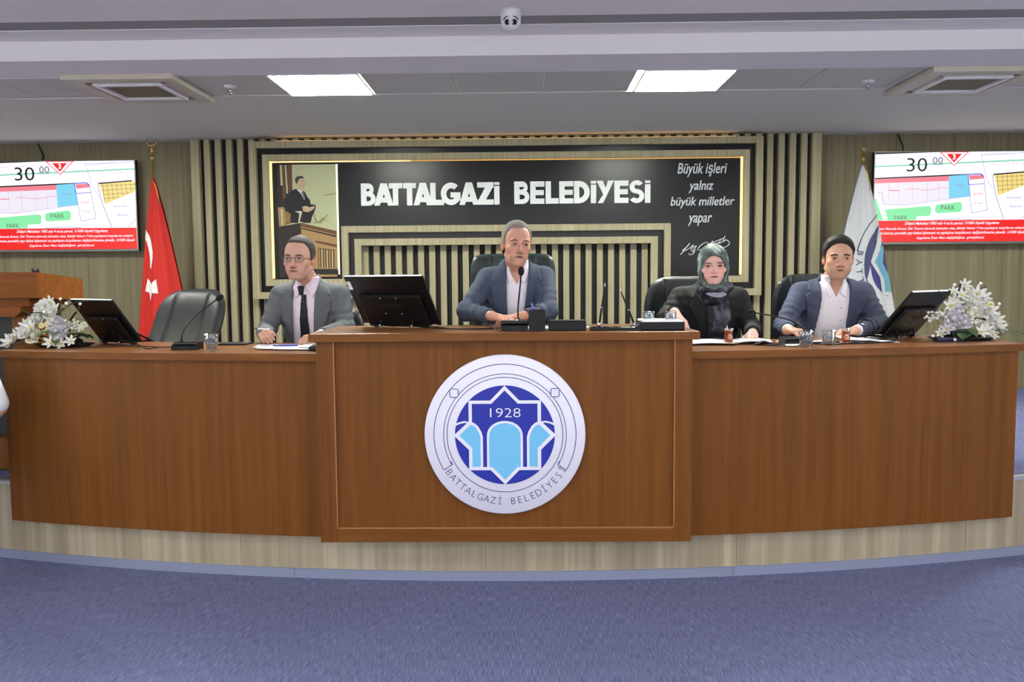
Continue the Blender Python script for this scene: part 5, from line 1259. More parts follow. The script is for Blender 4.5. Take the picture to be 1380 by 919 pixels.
# ================================================================ monitors
SCREW = mat('screw_silver', (190,190,195), .3, metal=.8)
def monitor(label, c, psi, tilt, dz, w=.49, h=.31, strip=True, yside=1):
    up = Vector((math.sin(tilt)*math.sin(psi), -math.sin(tilt)*math.cos(psi), math.cos(tilt))); rt = Vector((math.cos(psi), math.sin(psi), 0))
    nb = rt.cross(up)                                     # away from the back cover, towards the sitter
    if nb.y < 0: nb = -nb
    Rm = Matrix((rt, nb, up)).transposed()
    t = thing('monitor', label, 'monitor', (c[0], c[1], dz), 0, 'desk monitors')
    T = Matrix.Translation(c) @ Rm.to_4x4()
    b = MB(); b.box(-w/2, w/2, 0, .014, -h/2, h/2, .003, M=T); obj('display_frame', b, BLK, t)
    b = MB(); b.box(-w/2+.008, w/2-.008, .0142, .0148, -h/2+.012, h/2-.008, M=T); obj('screen', b, mat('dark_screen',(10,11,14),.15), t)
    b = MB(); b.box(-w/2+.05, w/2-.05, -.022, .0, -h/2+.002, h/2-.11, .010, M=T); obj('back_cover', b, BLK, t)
    b = MB(); b.box(-w/2+.002, w/2-.002, .001, .013, h/2+.0001, h/2+.0015, M=T); obj('top_edge', b, mat('silver_edge',(170,172,176),.35), t)
    if strip:
        b = MB(); b.box(-w/2+.008, -w/2+.030, -.002, 0, h/2-.082, h/2-.03, M=T); obj('sticker', b, PAPER, t)
    b = MB(); b.prism([(-w/2+.16,h/2-.16),(w/2-.16,h/2-.16),(w/2-.21,h/2-.185),(-w/2+.21,h/2-.185)], -.0235, -.022); b.xf(T); obj('handle_slot', b, BLKM, t)
    for a, e in ((-.05,.03),(.05,.03),(-.05,-.07),(.05,-.07)):
        b = MB(); b.sphere((a, -.0225, e), (.0045,.002,.0045), 8); b.xf(T); obj('screw', b, SCREW, t)
    # low stand: two rails, cross bars, feet with bright screws
    lo = Vector(c)-up*(h/2)
    for s in (-1,1):
        p0 = lo+rt*(s*.10); p0.z = dz+.014
        q0 = p0-Vector((nb.x,nb.y,0)).normalized()*.05; q1 = p0+Vector((nb.x,nb.y,0)).normalized()*.14
        b = MB(); b.tube([q0,q1], .006, 8); b.tube([q1, Vector(c)+rt*(s*.10)+nb*.0-up*.02], .006, 8)
        b.tube([q0+Vector((0,0,.0)), lo+rt*(s*.10)-nb*.012+up*.05], .005, 8)
        b.sphere(q0, (.018,.018,.008), 10); b.sphere(q1, (.015,.015,.009), 10)
        r = obj('stand_rail', b, BLK, t)
        b = MB(); b.sphere(q0+Vector((0,-.016,.0)), (.005,.003,.005), 8); obj('screw', b, SCREW, r)
    p0 = lo-rt*.16; p1 = lo+rt*.16; p0.z = p1.z = dz+.012
    b = MB(); b.tube([p0,p1], .007, 8); b.box(p0.x-.014,p0.x+.014,p0.y-.012,p0.y+.012,dz+.001,dz+.018,.003); b.box(p1.x-.014,p1.x+.014,p1.y-.012,p1.y+.012,dz+.001,dz+.018,.003); obj('stand_bar', b, BLK, t)
    b = MB()
    for i in range(5):
        p = p0.lerp(p1, i/4); b.sphere(p+Vector((0,-.007,.004)), .004, 8)
    obj('screws', b, SCREW, t)
    return t
monitor('black monitor seen from behind on the raised centre block', (-.562, 4.36, 1.414), -.43, .607, CT)
monitor('black monitor seen from behind between the left flowers and the empty chair', (-2.285, 4.72, 1.302), -.62, .60, WT, .47, .29, strip=False)
monitor('black monitor seen from behind beside the right flowers', (2.375, 4.74, 1.312), .70, .69, WT, .49, .31, strip=False)
# ================================================================ microphones and desk units
FOAM = mat('mic_foam', (20,18,20), .9)
def mic(label, base, size, neck, tip_dir, z, light=True):
    x, y = base; t = thing('microphone', label, 'microphone', (x, y, z), 0, 'gooseneck microphones')
    b = MB(); b.prism([(-size[1]/2,z+.001),(-size[1]/2,z+size[2]*.55),(-size[1]*.1,z+size[2]),(size[1]/2,z+size[2]),(size[1]/2,z+.001)], x-size[0]/2, x+size[0]/2, 'X')
    b.xf(Matrix.Translation((0,y,0)) ); obj('base', b, BLK, t)
    b = MB(); b.box(x-size[0]*.46, x+size[0]*.46, y-size[1]*.45, y-size[1]*.12, z+size[2]*.78, z+size[2]*.86, .002, M=None); obj('button_plate', b, DGREY, t)
    b = MB(); b.box(x-size[0]*.16, x+size[0]*.16, y-size[1]/2-.001, y-size[1]/2+.001, z+.003, z+size[2]*.5); obj('front_plate', b, BLKM, t)
    if light:
        b = MB(); b.box(x+size[0]*.05, x+size[0]*.15, y-.005, y+.004, z+size[2], z+size[2]+.006, .002); obj('button', b, WHITE, t)
    b = MB(); b.tube(neck, [.0065]*2+[.0042]*(len(neck)-2), 8); obj('gooseneck', b, mat('gooseneck_metal',(46,46,50),.35,metal=.6), t)
    d = Vector(tip_dir).normalized(); p = Vector(neck[-1])
    b = MB(); b.tube([p-d*.006, p+d*.002, p+d*.012, p+d*.026, p+d*.036, p+d*.041], [.006,.0125,.0155,.0155,.011,.003], 12); obj('windscreen', b, FOAM, t)
def bez(P, n=14):
    out = []
    for i in range(n+1):
        t = i/n; Q = [Vector(p) for p in P]
        while len(Q) > 1: Q = [Q[k].lerp(Q[k+1], t) for k in range(len(Q)-1)]
        out.append(Q[0])
    return out
mic('gooseneck microphone in front of the man at the centre desk', (.092, 4.11), (.135,.10,.05), bez([(.115,4.14,1.31),(.10,4.14,1.36),(.12,4.12,1.44),(.127,4.10,1.545)]), (0.02,-.1,1), CT)
mic('gooseneck microphone curving over the seat of the empty chair', (-1.66, 4.36), (.135,.10,.04), bez([(-1.70,4.38,1.20),(-1.70,4.38,1.28),(-1.66,4.42,1.33),(-1.53,4.46,1.425)]), (.8,.05,.55), WT, light=False)
mic('long gooseneck microphone leaning left beside the man in blue', (1.60, 4.46), (.14,.11,.035), bez([(1.655,4.45,1.19),(1.66,4.45,1.27),(1.58,4.42,1.30),(1.36,4.38,1.335)]), (-1,-.05,.12), WT, light=False)
def box_unit(name, label, cat, x0, x1, y0, y1, z0, z1, m=BLK, bev=.004, **k):
    t = thing(name, label, cat, ((x0+x1)/2, (y0+y1)/2, z0)); b = MB(); b.box(x0,x1,y0,y1,z0+.0005,z1,bev); obj('body', b, m, t); return t
t = thing('pen_holder', 'square black pen holder standing beside the centre microphone', 'pen holder', (.205, 4.085, CT))
b = MB(); z0, z1 = CT+.001, CT+.105
for a in ((.165,.169,4.045,4.125),(.241,.245,4.045,4.125),(.169,.241,4.045,4.049),(.169,.241,4.121,4.125)): b.box(a[0],a[1],a[2],a[3],z0,z1)
b.box(.169,.241,4.049,4.121,z0,z0+.004); obj('body', b, BLK, t)
t = thing('pen', 'violet ballpoint pen standing in the black pen holder', 'pen', (.19, 4.09, CT+.005))
b = MB(); b.tube([(.196,4.09,CT+.008),(.179,4.10,CT+.135)], .004, 8); obj('barrel', b, mat('violet_pen',(96,70,210),.3), t)
b = MB(); b.tube([(.186,4.088,CT+.10),(.175,4.095,CT+.14)], .0022, 6); obj('clip', b, mat('violet_pen',(96,70,210),.3), t)
t = box_unit('desk_box', 'flat black box on the centre desk between pen holder and pen stand', 'box', .262, .448, 4.07, 4.17, CT, CT+.047)
b = MB(); b.box(.264,.446,4.072,4.168,CT+.047,CT+.051,.002); obj('lid', b, BLKM, t)
# desk pen set
t = thing('pen_stand', 'black desk pen stand with two upright pens on the centre desk', 'pen stand', (.60, 4.10, CT))
b = MB(); b.box(.465,.735,4.05,4.13,CT+.0005,CT+.018,.004); obj('base', b, mat('black_marble',(14,16,16),.12), t)
for bx, tx_, tz in ((.512,.545,.235),(.692,.617,.205)):
    a, c = Vector((bx,4.09,CT+.018)), Vector((tx_,4.11,CT+tz))
    b = MB(); b.tube([a, a.lerp(c,.10)], [.009,.007], 10); h = obj('pen_cup', b, CHROME, t)
    b = MB(); b.tube([a.lerp(c,s) for s in (.08,.14,.5,.8,.93)], [.004,.0058,.0052,.0042,.003], 10); p = obj('pen', b, BLK, t)
    b = MB(); b.tube([a.lerp(c,.42),a.lerp(c,.45)], .0062, 10); b.tube([a.lerp(c,.9),a.lerp(c,1)], [.0042,.003], 8); obj('ring', b, CHROME, p)
def sheet(name, label, cx_, cy_, z, w_, d_, rot, m=PAPER, th=.0008, lift=.003, group=None):
    t = bpy.data.objects
    q = MB()
    M_ = Matrix.Translation((cx_,cy_,z+.0006)) @ Matrix.Rotation(rot,4,'Z')
    q.grid(lambda u, v: tuple(M_ @ Vector(((u-.5)*w_, (v-.5)*d_, lift*((u-.5)**2+(v-.5)**2)*4))), 8, 8)
    q.grid(lambda u, v: tuple(M_ @ Vector(((u-.5)*w_, (v-.5)*d_, -th*.5*0+lift*((u-.5)**2+(v-.5)**2)*4-.0004))), 8, 8)
    o = obj(name, q, m); tag(o, label, 'paper', group); return o
sheet('paper_sheet', 'small white paper lying behind the flat black box', .43, 4.30, CT, .15, .12, .5)
sheet('paper_sheet', 'white paper lying behind the pen holder on the centre desk', .20, 4.30, CT, .25, .18, .1)
# paper tray with notes and two upturned glasses
t = thing('paper_tray', 'low black leather paper tray at the right end of the centre desk', 'tray', (.80, 4.12, CT))
b = MB(); b.box(.715,.925,4.03,4.035,CT+.0005,CT+.043,.001); b.box(.715,.925,4.24,4.245,CT+.0005,CT+.043,.001); b.box(.715,.72,4.035,4.24,CT+.0005,CT+.043,.001); b.box(.92,.925,4.035,4.24,CT+.0005,CT+.043,.001); b.box(.715,.925,4.03,4.245,CT+.0005,CT+.006)
b.prism([(.66,CT+.001),(.715,CT+.001),(.715,CT+.038)], 4.04, 4.20)
obj('body', b, BLK, t)
o = tag(obj('note_block', (lambda q: q.box(.722,.918,4.037,4.238,CT+.0065,CT+.05,.001))(MB()), PAPER), 'stack of white paper filling the black tray on the centre desk', 'paper')
GL_ = glass('clear_glass', (244,248,250)); WAT = glass('water', (236,244,248), refl=.05); TEA = mat('tea', (222,96,26), .08, trans=.55, ior=1.2)
def tumbler(label, x, y, z, h=.075, r0=.025, r1=.031, water=.6, flip=False, name='water_glass', liq=None, group='small drinking glasses'):
    t = thing(name, label, 'glass', (x, y, z), 0, group)
    p = [(0,.001),(r0-.002,.001),(r0,.004)]+[(r0+(r1-r0)*s/4, .004+(h-.004)*s/4) for s in range(1,5)]+[(r1-.0022,h),(r0+(r1-r0)*.1-.0022,.011),(0,.010)]
    if flip: p = [(r, h-q_) for r, q_ in p]
    b = MB(); b.lathe(p, n=32); obj('vessel', b, GL_, t, W=False)
    if water:
        zt = .011+(h-.015)*water; rr = lambda q_: r0+(r1-r0)*(q_-.004)/(h-.004)-.0019
        b = MB(); b.lathe([(0,.0098),(rr(.0098),.0098),(rr(zt),zt),(0,zt)], n=32); obj('liquid', b, liq or WAT, t, W=False)
    return t
tumbler('left upturned glass standing on the paper tray', .765, 4.13, CT+.0505, .042, .029, .029, 0, True)
tumbler('right upturned glass standing on the paper tray', .868, 4.10, CT+.0505, .045, .029, .029, 0, True)
tumbler('water glass in front of the empty chair', -1.487, 4.25, WT, .09, .028, .037, .75)
tumbler('water glass beside the black microphone base, left of the man in blue', 1.585, 4.235, WT, .086, .031, .037, .7)
tumbler('water glass directly left of the tea glass before the man in blue', 1.747, 4.36, WT, .078, .031, .037, .5)
def tea_glass(label, x, y, z, saucer=True):
    t = thing('tea_glass', label, 'tea glass', (x, y, z+(.010 if saucer else 0)), 0, 'small tulip tea glasses')
    pr = [(0,.001),(.019,.001),(.022,.006),(.024,.016),(.0235,.03),(.020,.045),(.021,.06),(.026,.078)]
    inn = [(max(0,r-.0022), q_) for r, q_ in pr if q_ > .005][::-1]
    b = MB(); b.lathe(pr+[(.0245,.078)]+inn+[(0,.006)], n=32); obj('vessel', b, GL_, t, W=False)
    li = [(0,.0062),(.0199,.0065),(.0219,.016),(.0214,.03),(.0179,.045),(.0186,.058),(.0214,.067),(0,.067)]
    b = MB(); b.lathe(li, n=32); obj('tea', b, TEA, t, W=False)
    if saucer:
        s = thing('saucer', 'small saucer under the tea glass before the woman', 'saucer', (x,y,z))
        b = MB(); b.lathe([(0,.001),(.03,.001),(.052,.009),(.053,.011),(.03,.0045),(.0,.0045)], n=36); obj('plate', b, mat('saucer_dark',(70,56,52),.25), s, W=False)
        b = MB(); b.lathe([(.0505,.0095),(.0535,.0105),(.0535,.0125),(.0505,.0115),(.0505,.0095)], n=36); obj('rim', b, mat('gold_rim',(200,170,120),.3,metal=.7), s, W=False)
    sp = MB(); sp.tube([(.008,0,.012),(-.004,0,.05),(-.010,0,.095)], .0015, 6); o = obj('teaspoon', sp, CHROME, None, W=False); o.location = (x, y, z+(.01 if saucer else 0))
    tag(o, ('teaspoon standing in the tea glass before the woman' if saucer else 'teaspoon standing in the tea glass before the man in blue'), 'spoon')
tea_glass('tea glass on a saucer in front of the woman in the headscarf', 1.235, 4.42, WT)
tea_glass('tea glass in front of the man in blue, right of two water glasses', 1.878, 4.47, WT, False)
# ================================================================ papers on the wings
sheet('paper_sheet', 'white paper sheet under the pen hand of the man in grey', -1.20, 4.53, WT, .30, .21, .12, lift=.002)
sheet('paper_sheet', 'front white paper sheet before the man in grey, nearest the desk edge', -1.08, 4.375, WT+.002, .36, .25, -.22, lift=.004)
sheet('paper_sheet', 'third white paper sheet before the man in grey, against the centre block', -.99, 4.50, WT+.004, .18, .27, .1, lift=.003)
t = thing('computer_mouse', 'black computer mouse on the papers against the left side of the centre block', 'mouse', (-.925, 4.22, WT))
b = MB(); b.sphere((-.925,4.22,WT+.012), (.05,.034,.022), 20); obj('shell', b, BLKM, t)
b = MB(); b.sphere((-.945,4.22,WT+.031), (.008,.003,.004), 10); obj('wheel', b, DGREY, t)
t = thing('pen', 'blue pen lying on the paper under the left hand of the man in grey', 'pen', (-1.16,4.47,WT+.006))
b = MB(); b.tube([(-1.23,4.455,WT+.0095),(-1.10,4.47,WT+.0095)], .004, 8); obj('barrel', b, mat('blue_pen',(60,80,190),.3), t)
# open book of minutes before the woman
t = thing('open_book', 'open white booklet with a curled dark page under the hand of the woman', 'book', (1.29, 4.56, WT))
def page(x0, x1, y0, y1, zf, name, m=PAPER):
    q = MB(); q.grid(lambda u, v: (x0+(x1-x0)*u+(v-.5)*.05, y0+(y1-y0)*v, zf(u)), 14, 4)
    q.grid(lambda u, v: (x0+(x1-x0)*u+(v-.5)*.05, y0+(y1-y0)*v, max(WT+.0006, zf(u)-.004)), 14, 4); obj(name, q, m, t)
page(1.02, 1.30, 4.38, 4.66, lambda u: WT+.007+.008*math.sin(PI*u), 'left_pages')
page(1.28, 1.50, 4.42, 4.66, lambda u: WT+.008+.012*math.sin(PI*u), 'right_pages')
q = MB(); q.grid(lambda u, v: (1.36+.16*u+.01*v, 4.36+.12*v-.02*u, WT+.004+.022*math.sin(PI*min(1,u*1.1))*(1-.3*v)), 14, 4); obj('curled_page', q, mat('dark_page',(36,36,52),.4), t)
t = thing('paper_bundle', 'stack of papers before the man in blue, beside the tea glass', 'paper', (1.92,4.58,WT))
q = MB(); q.grid(lambda u, v: (1.87+.30*u, 4.50+.16*v-.04*u, WT+.004+.030*(1-u)**1.2*(.6+.4*v)), 10, 4); q.grid(lambda u, v: (1.87+.30*u, 4.50+.16*v-.04*u, WT+.001), 4, 4); obj('pages', q, PAPER, t)
sheet('paper_sheet', 'white sheet under the left arm of the man in blue, behind the water glass', 1.68, 4.50, WT, .28, .2, .1)
sheet('paper_sheet', 'white sheet sticking out from the black microphone base', 1.50, 4.36, WT, .16, .12, -.5)
t = thing('pen', 'black pen lying behind the two water glasses before the man in blue', 'pen', (1.72,4.5,WT+.01))
b = MB(); b.tube([(1.62,4.42,WT+.008),(1.83,4.44,WT+.010)], .005, 8); obj('barrel', b, BLK, t)
t = thing('folder', 'flat black folder lying at the foot of the slats behind the water glass', 'folder', (-1.47,4.66,WT))
b = MB(); b.box(-1.60,-1.43,4.60,4.74,WT+.0006,WT+.010,.002); obj('cover', b, BLKM, t)
t = thing('eyeglasses_case', 'small dark blue case lying between right monitor and right flowers', 'case', (2.46,4.56,WT))
b = MB(); b.box(2.40,2.53,4.53,4.58,WT+.0006,WT+.02,.006); obj('shell', b, mat('navy_case',(24,28,66),.4), t)
# cables
def cable(name, label, pts, r=.0032, z=None):
    q = MB(); q.tube(bez(pts, 26), r, 7); o = obj(name, q, BLK); tag(o, label, 'cable', 'desk cables'); return o
cable('cable', 'black cable from the centre monitor to the microphone, upper loop', [(-.42,4.40,CT+.006),(-.30,4.20,CT+.004),(-.15,4.16,CT+.004),(0,4.30,CT+.004),(.05,4.19,CT+.01)])
cable('cable', 'black cable from the centre monitor to the microphone, lower loop', [(-.40,4.42,CT+.012),(-.32,4.34,CT+.004),(-.10,4.03,CT+.004),(-.05,4.22,CT+.004),(.04,4.16,CT+.01)])
cable('cable', 'short pale cable end beside the centre microphone base', [(-.06,4.24,CT+.02),(-.02,4.12,CT+.03),(.0,4.08,CT+.004),(.02,4.02,CT+.004)], .003)
cable('cable', 'black cable behind the left monitor stand', [(-2.2,4.60,WT+.01),(-2.1,4.50,WT+.03),(-2.0,4.44,WT+.004),(-1.85,4.46,WT+.004),(-1.73,4.40,WT+.01)])
cable('cable', 'black cable lying in a curl before the empty chair', [(-2.12,4.56,WT+.04),(-2.0,4.62,WT+.004),(-1.9,4.36,WT+.004),(-1.86,4.28,WT+.004),(-1.82,4.36,WT+.012)])
cable('cable', 'black cable from the right microphone to the right monitor', [(1.66,4.42,WT+.004),(1.8,4.30,WT+.004),(1.95,4.48,WT+.004),(2.1,4.36,WT+.004),(2.2,4.58,WT+.01)])
cable('cable', 'second black cable trailing right of the tea glass', [(1.86,4.40,WT+.004),(1.95,4.36,WT+.02),(2.05,4.60,WT+.004),(2.22,4.62,WT+.01)])
# ================================================================ flower arrangements
PW, PWC, PLIL = mat('petal_white',(232,232,226),.7), mat('petal_cream',(234,231,210),.7), mat('petal_cool',(216,213,222),.7)
YC, GR, GR2, PRL = mat('flower_yellow',(214,206,60),.7), mat('leaf_green',(34,58,36),.55), mat('leaf_light_green',(86,116,70),.6), mat('pearl',(240,240,236),.2)
def rotto(d):
    return Vector((0,0,1)).rotation_difference(Vector(d).normalized()).to_matrix().to_4x4()
def petal(q, M_, L_, W_, cup, curl, mi=0):
    def f(u, v):
        s = v; wv = math.sin(PI*min(.999,(s*.86+.10)))**.7*W_/2
        x = (u-.5)*2*wv; r = s*L_
        return tuple(M_ @ Vector((x, r*math.cos(cup*s)+.0, r*math.sin(cup*s)+curl*abs(u-.5)**2*W_*2)))
    q.grid(f, 4, 5, mi)
def rose(c, d, R_, m, t, n=3, name='flower'):
    q = MB(); B_ = Matrix.Translation(c) @ rotto(d)
    for ringi in range(n):
        k = 5; f = 1-ringi/(n+.6)
        for j in range(k):
            a = 2*PI*(j+ringi*.5)/k+ringi
            petal(q, B_ @ Matrix.Rotation(a,4,'Z') @ Matrix.Translation((0,R_*.05,R_*.1*ringi)), R_*f*1.02, R_*f*1.25, .35+.5*ringi, .5)
    q.sphere(tuple(B_ @ Vector((0,0,R_*.42))), R_*.33, 10)
    return obj(name, q, m, t, smooth=True)
def lily(c, d, R_, m, t, k=6):
    q = MB(); B_ = Matrix.Translation(c) @ rotto(d)
    for j in range(k): petal(q, B_ @ Matrix.Rotation(2*PI*j/k,4,'Z'), R_, R_*.42, .45, .9)
    o = obj('flower', q, m, t, smooth=True); q = MB(); q.sphere(tuple(B_ @ Vector((0,0,R_*.16))), R_*.14, 8); obj('flower_centre', q, YC, o); return o
def daisy(c, d, R_, t):
    q = MB(); B_ = Matrix.Translation(c) @ rotto(d)
    for j in range(9): petal(q, B_ @ Matrix.Rotation(2*PI*j/9,4,'Z'), R_, R_*.4, .1, .2)
    o = obj('flower', q, PWC, t, smooth=True); q = MB(); q.sphere(tuple(B_ @ Vector((0,0,.003))), (R_*.45,R_*.45,R_*.3), 10); obj('flower_centre', q, YC, o)
def leaf(c, d, L_, W_, m, t, up=(0,0,1)):
    d = Vector(d).normalized(); s_ = d.cross(Vector(up)).normalized(); n_ = s_.cross(d)
    q = MB(); c = Vector(c)
    q.grid(lambda u, v: tuple(c+d*(v*L_)+s_*((u-.5)*W_*math.sin(PI*min(.995,v*.95+.03)))+n_*(.12*L_*math.sin(PI*v)+abs(u-.5)*W_*.35)), 4, 8); obj('leaf', q, m, t)
def frond(c, d, L_, t, droop=.3):
    q = MB(); c = Vector(c); d = Vector(d).normalized(); s_ = d.cross(Vector((0,0,1))).normalized()
    P_ = [c+d*(L_*i/12)+Vector((0,0,-droop*L_*(i/12)**2)) for i in range(13)]
    q.tube(P_, .0016, 5)
    for i in range(2, 13):
        w_ = L_*.28*math.sin(PI*i/13.5)
        for s in (-1,1):
            e = P_[i]+s_*s*w_+d*w_*.8+Vector((0,0,.004)); a = P_[i]; n_ = d*.004
            q.quad([a-n_, a+n_, e+n_*.3, e-n_*.3])
    obj('fern_frond', q, GR, t)
def pearl(c, base, t):
    q = MB(); q.tube([base, tuple(Vector(base).lerp(Vector(c),.6)+Vector((0,0,.01))), c], .0011, 5); o = obj('stem', q, GR2, t)
    q = MB(); q.sphere(c, .0085, 12); obj('pearl', q, PRL, o)
def spray(c, n, R_, t, m=PW, seed=1):
    rnd = random.Random(seed); q = MB(); c = Vector(c)
    for i in range(n):
        d = Vector((rnd.gauss(0,1),rnd.gauss(0,.7),rnd.gauss(0,.8))); d = d.normalized()*R_*rnd.uniform(.4,1)
        d.z = abs(d.z)*.8 if rnd.random() < .75 else d.z*.4
        for j in range(4): petal(q, Matrix.Translation(c+d) @ rotto((d.x,d.y-.05,d.z+.03)) @ Matrix.Rotation(j*PI/2,4,'Z'), .010, .009, .5, .5)
        q.tube([c, c+d], .0007, 4)
    obj('small_blossoms', q, m, t, smooth=True, kind='stuff')
def arrangement(label, ox, oy, items, mirror=1, tray_r=(.17,.1)):
    t = thing('flower_arrangement', label, 'flowers', (ox, oy, WT), 0, 'white flower arrangements on the desk ends')
    b = MB(); b.lathe([(0,.001),(.8,.001),(1,.016),(.97,.018),(.78,.006),(0,.006)], n=40); b.xf(Matrix.Translation((ox,oy,WT)) @ Matrix.Diagonal((tray_r[0],tray_r[1],1,1))); obj('tray', b, BLKM, t)
    b = MB(); b.sphere((ox,oy,WT+.03), (tray_r[0]*.6,tray_r[1]*.7,.028), 16); obj('moss', b, mat('dark_moss',(22,32,22),.9), t)
    def P_(x, z, y=0): return Vector((ox+x, oy+y, WT+z))
    for it in items:
        k = it[0]
        if k == 'rose': rose(P_(it[1],it[2],it[3] if len(it)>5 else -.04), (it[1]*1.2,-1,.35), it[4 if len(it)>5 else 3], it[-1], t)
        elif k == 'lily': lily(P_(it[1],it[2],it[3]), (it[1]*1.5,-1,.5), it[4], it[5], t)
        elif k == 'daisy': daisy(P_(it[1],it[2],-.07), (.1,-1,.3), it[3], t)
        elif k == 'pearl': pearl(tuple(P_(it[1],it[2],it[3])), tuple(P_(it[1]*.5,.05,0)), t)
        elif k == 'leaf': leaf(P_(it[1],it[2],it[3]), it[4], it[5], it[6], it[7], t)
        elif k == 'frond': frond(P_(it[1],it[2],it[3]), it[4], it[5], t)
        elif k == 'spray': spray(P_(it[1],it[2],it[3]), it[4], it[5], t, it[6], it[7])
    return t
s_ = 1/236.   # metres per photograph pixel at the flowers
left = [('rose',-.165,.085,-.08,.045,PW),('rose',-.11,.16,-.04,.042,PW),('rose',.04,.11,-.05,.038,PLIL),('lily',-.13,.11,-.09,.05,PW),('lily',.0,.03,-.13,.045,PW),('lily',-.06,.25,-.02,.04,PW),('rose',.03,.05,-.1,.036,PLIL),('lily',-.25,.03,-.09,.045,PW),('lily',-.2,.12,-.03,.04,PW),('rose',-.085,.212,-.03,.050,PW),('rose',-.115,.062,-.08,.050,PWC),('rose',-.145,.125,-.05,.045,PW),('rose',-.035,.19,-.05,.043,PW),('rose',.0,.135,-.05,.040,PLIL),
 ('rose',.01,.085,-.08,.042,PLIL),('rose',-.02,.15,-.06,.035,PW),('lily',.035,.075,-.08,.05,PLIL),('lily',.05,.02,-.12,.042,PW),('lily',.10,.035,-.11,.038,PW),
 ('lily',-.19,.09,-.06,.05,PW),('lily',-.235,.055,-.06,.05,PW),('lily',-.28,.03,-.06,.05,PW),('lily',-.025,.215,-.04,.045,PW),('lily',.115,.105,-.03,.034,PW),
 ('daisy',-.085,.122,.020),('daisy',-.055,.13,.018),('daisy',-.05,.10,.018),('daisy',-.075,.085,.015),
 ('pearl',-.0,.27,-.02),('pearl',.032,.245,-.02),('pearl',.10,.24,0),('pearl',-.13,.20,-.05),('pearl',-.05,.20,-.1),('pearl',-.12,.17,-.09),
 ('spray',.075,.11,-.02,46,.08,PWC,3),('spray',-.22,.05,-.08,26,.07,PW,4),
 ('leaf',-.10,.10,-.03,(-.6,0,.5),.16,.035,GR),('leaf',-.05,.12,0,(-.6,-.2,.6),.14,.03,GR2),('leaf',-.02,.16,-.07,(-1,-.2,.25),.13,.03,GR),('leaf',.0,.20,0,(1,0,.35),.16,.022,GR2),('leaf',.01,.12,0,(1,0,.1),.17,.02,GR),
 ('leaf',-.02,.09,-.1,(-.3,-.6,-.3),.07,.05,GR2),('leaf',-.02,.08,-.09,(.5,-.6,-.1),.09,.05,GR2),('leaf',.05,.06,-.05,(1,-.2,-.1),.13,.06,GR),('leaf',.0,.05,-.08,(.4,-.8,-.35),.10,.045,GR2),('leaf',-.06,.05,-.06,(-.8,-.5,.0),.10,.05,GR),
 ('leaf',.08,.05,-.03,(1,-.1,-.05),.11,.05,GR),('leaf',-.10,.03,-.05,(-1,-.2,.0),.14,.05,GR),('leaf',-.05,.08,.03,(.2,.2,1),.14,.05,GR),('leaf',.02,.08,.03,(.3,.2,1),.12,.05,GR),
 ('frond',-.12,.035,-.06,(-1,-.25,.12),.20),('frond',-.14,.02,-.04,(-1,-.4,.1),.19),('frond',.04,.03,-.05,(1,-.35,.1),.12),('frond',-.14,.05,-.02,(-1,.1,.2),.19)]
arrangement('white flower arrangement on a black tray at the left end of the desk', -2.47, 4.62, left)
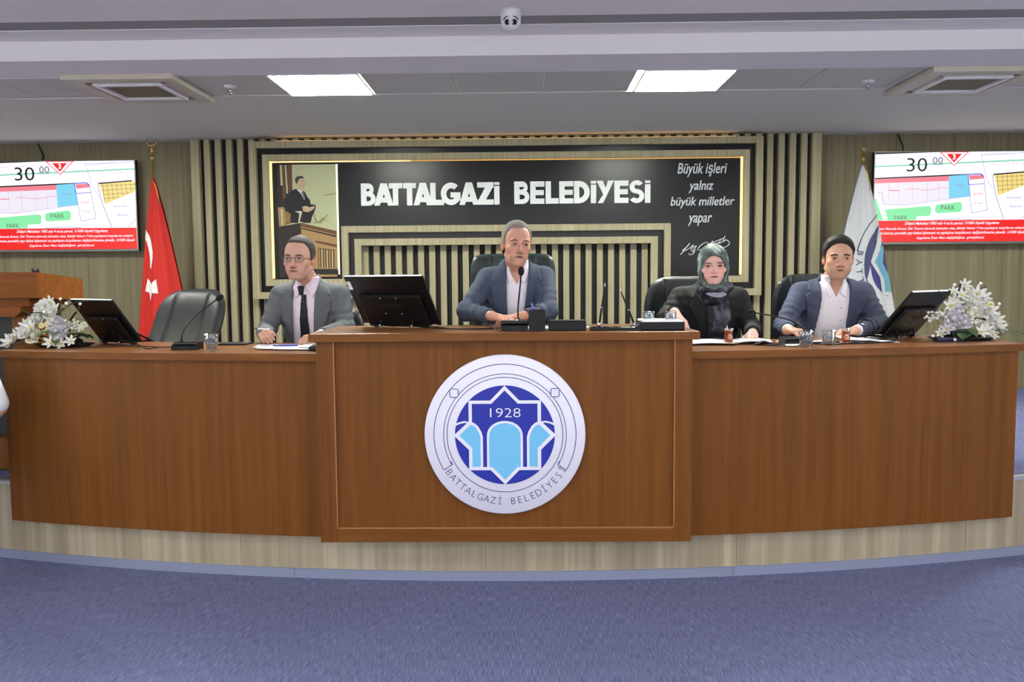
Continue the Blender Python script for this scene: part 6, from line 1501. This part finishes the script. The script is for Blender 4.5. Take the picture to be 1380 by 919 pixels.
right = [('rose',.09,.18,-.04,.048,PW),('rose',-.09,.12,-.07,.045,PLIL),('lily',.03,.22,-.05,.05,PW),('lily',-.03,.25,-.04,.045,PW),('lily',.12,.16,-.05,.055,PW),('rose',.02,.17,-.06,.05,PW),('lily',-.12,.14,-.05,.04,PW),('lily',.04,.05,-.12,.045,PW),('lily',.18,.07,-.05,.045,PW),('rose',.0,.145,-.07,.05,PWC),('rose',-.055,.155,-.05,.045,PLIL),('rose',.06,.15,-.05,.05,PW),('rose',.09,.12,-.05,.05,PW),('rose',-.04,.10,-.09,.042,PLIL),('rose',.045,.11,-.08,.04,PW),('rose',.0,.22,-.03,.042,PW),
 ('lily',-.09,.19,-.04,.05,PW),('lily',-.06,.215,-.03,.05,PW),('lily',.06,.255,-.03,.055,PW),('lily',.095,.24,-.03,.045,PW),('lily',.015,.265,-.03,.035,PW),('lily',-.01,.305,-.03,.040,PW),('lily',-.07,.27,-.03,.032,PW),
 ('lily',-.10,.09,-.08,.05,PLIL),('lily',-.13,.065,-.08,.045,PLIL),('lily',-.16,.04,-.08,.035,PW),('lily',.14,.09,-.04,.055,PW),('lily',.17,.115,-.04,.045,PW),('lily',.08,.06,-.10,.045,PW),('lily',.12,.03,-.09,.036,PW),('rose',.13,.115,-.05,.04,PW),('lily',.05,.19,-.06,.05,PW),
 ('daisy',.115,.20,.024),
 ('pearl',-.06,.31,-.02),('pearl',.085,.315,-.02),('pearl',.19,.20,-.02),('pearl',-.10,.17,-.06),('pearl',-.125,.11,-.09),('pearl',-.21,.03,-.10),('pearl',-.115,.012,-.15),('pearl',-.20,.155,-.02),('pearl',.0,.285,-.05),
 ('spray',-.15,.12,-.04,46,.07,PW,5),('spray',.0,.10,-.10,16,.05,PW,6),
 ('leaf',-.03,.03,-.11,(-.5,-.6,-.2),.10,.075,GR2),('leaf',-.04,.06,-.10,(.3,-.8,-.4),.09,.07,GR2),('leaf',.0,.15,.02,(.1,.2,1),.18,.06,GR),('leaf',-.02,.2,0,(-.5,0,.6),.10,.04,GR),('leaf',.04,.2,0,(.6,0,.6),.13,.045,GR),('leaf',-.04,.12,0,(-1,0,.4),.12,.04,GR2),
 ('leaf',.08,.16,0,(1,0,.5),.13,.03,GR2),('leaf',-.06,.18,0,(-.8,0,.9),.13,.02,GR2),('leaf',.0,.10,-.05,(.5,-.6,.1),.10,.06,GR),('leaf',.02,.14,.0,(-.2,.1,1),.15,.07,GR),
 ('frond',.10,.05,-.05,(1,-.3,.25),.20),('frond',.10,.05,-.03,(1,0,.15),.21),('frond',.0,.05,-.05,(1,-.6,.25),.17),('frond',-.06,.04,-.04,(-1,-.4,.15),.14),('frond',.02,.2,0,(.5,.1,1),.14)]
arrangement('white flower arrangement on a black tray at the right end of the desk', 2.60, 4.66, right, tray_r=(.19,.1))
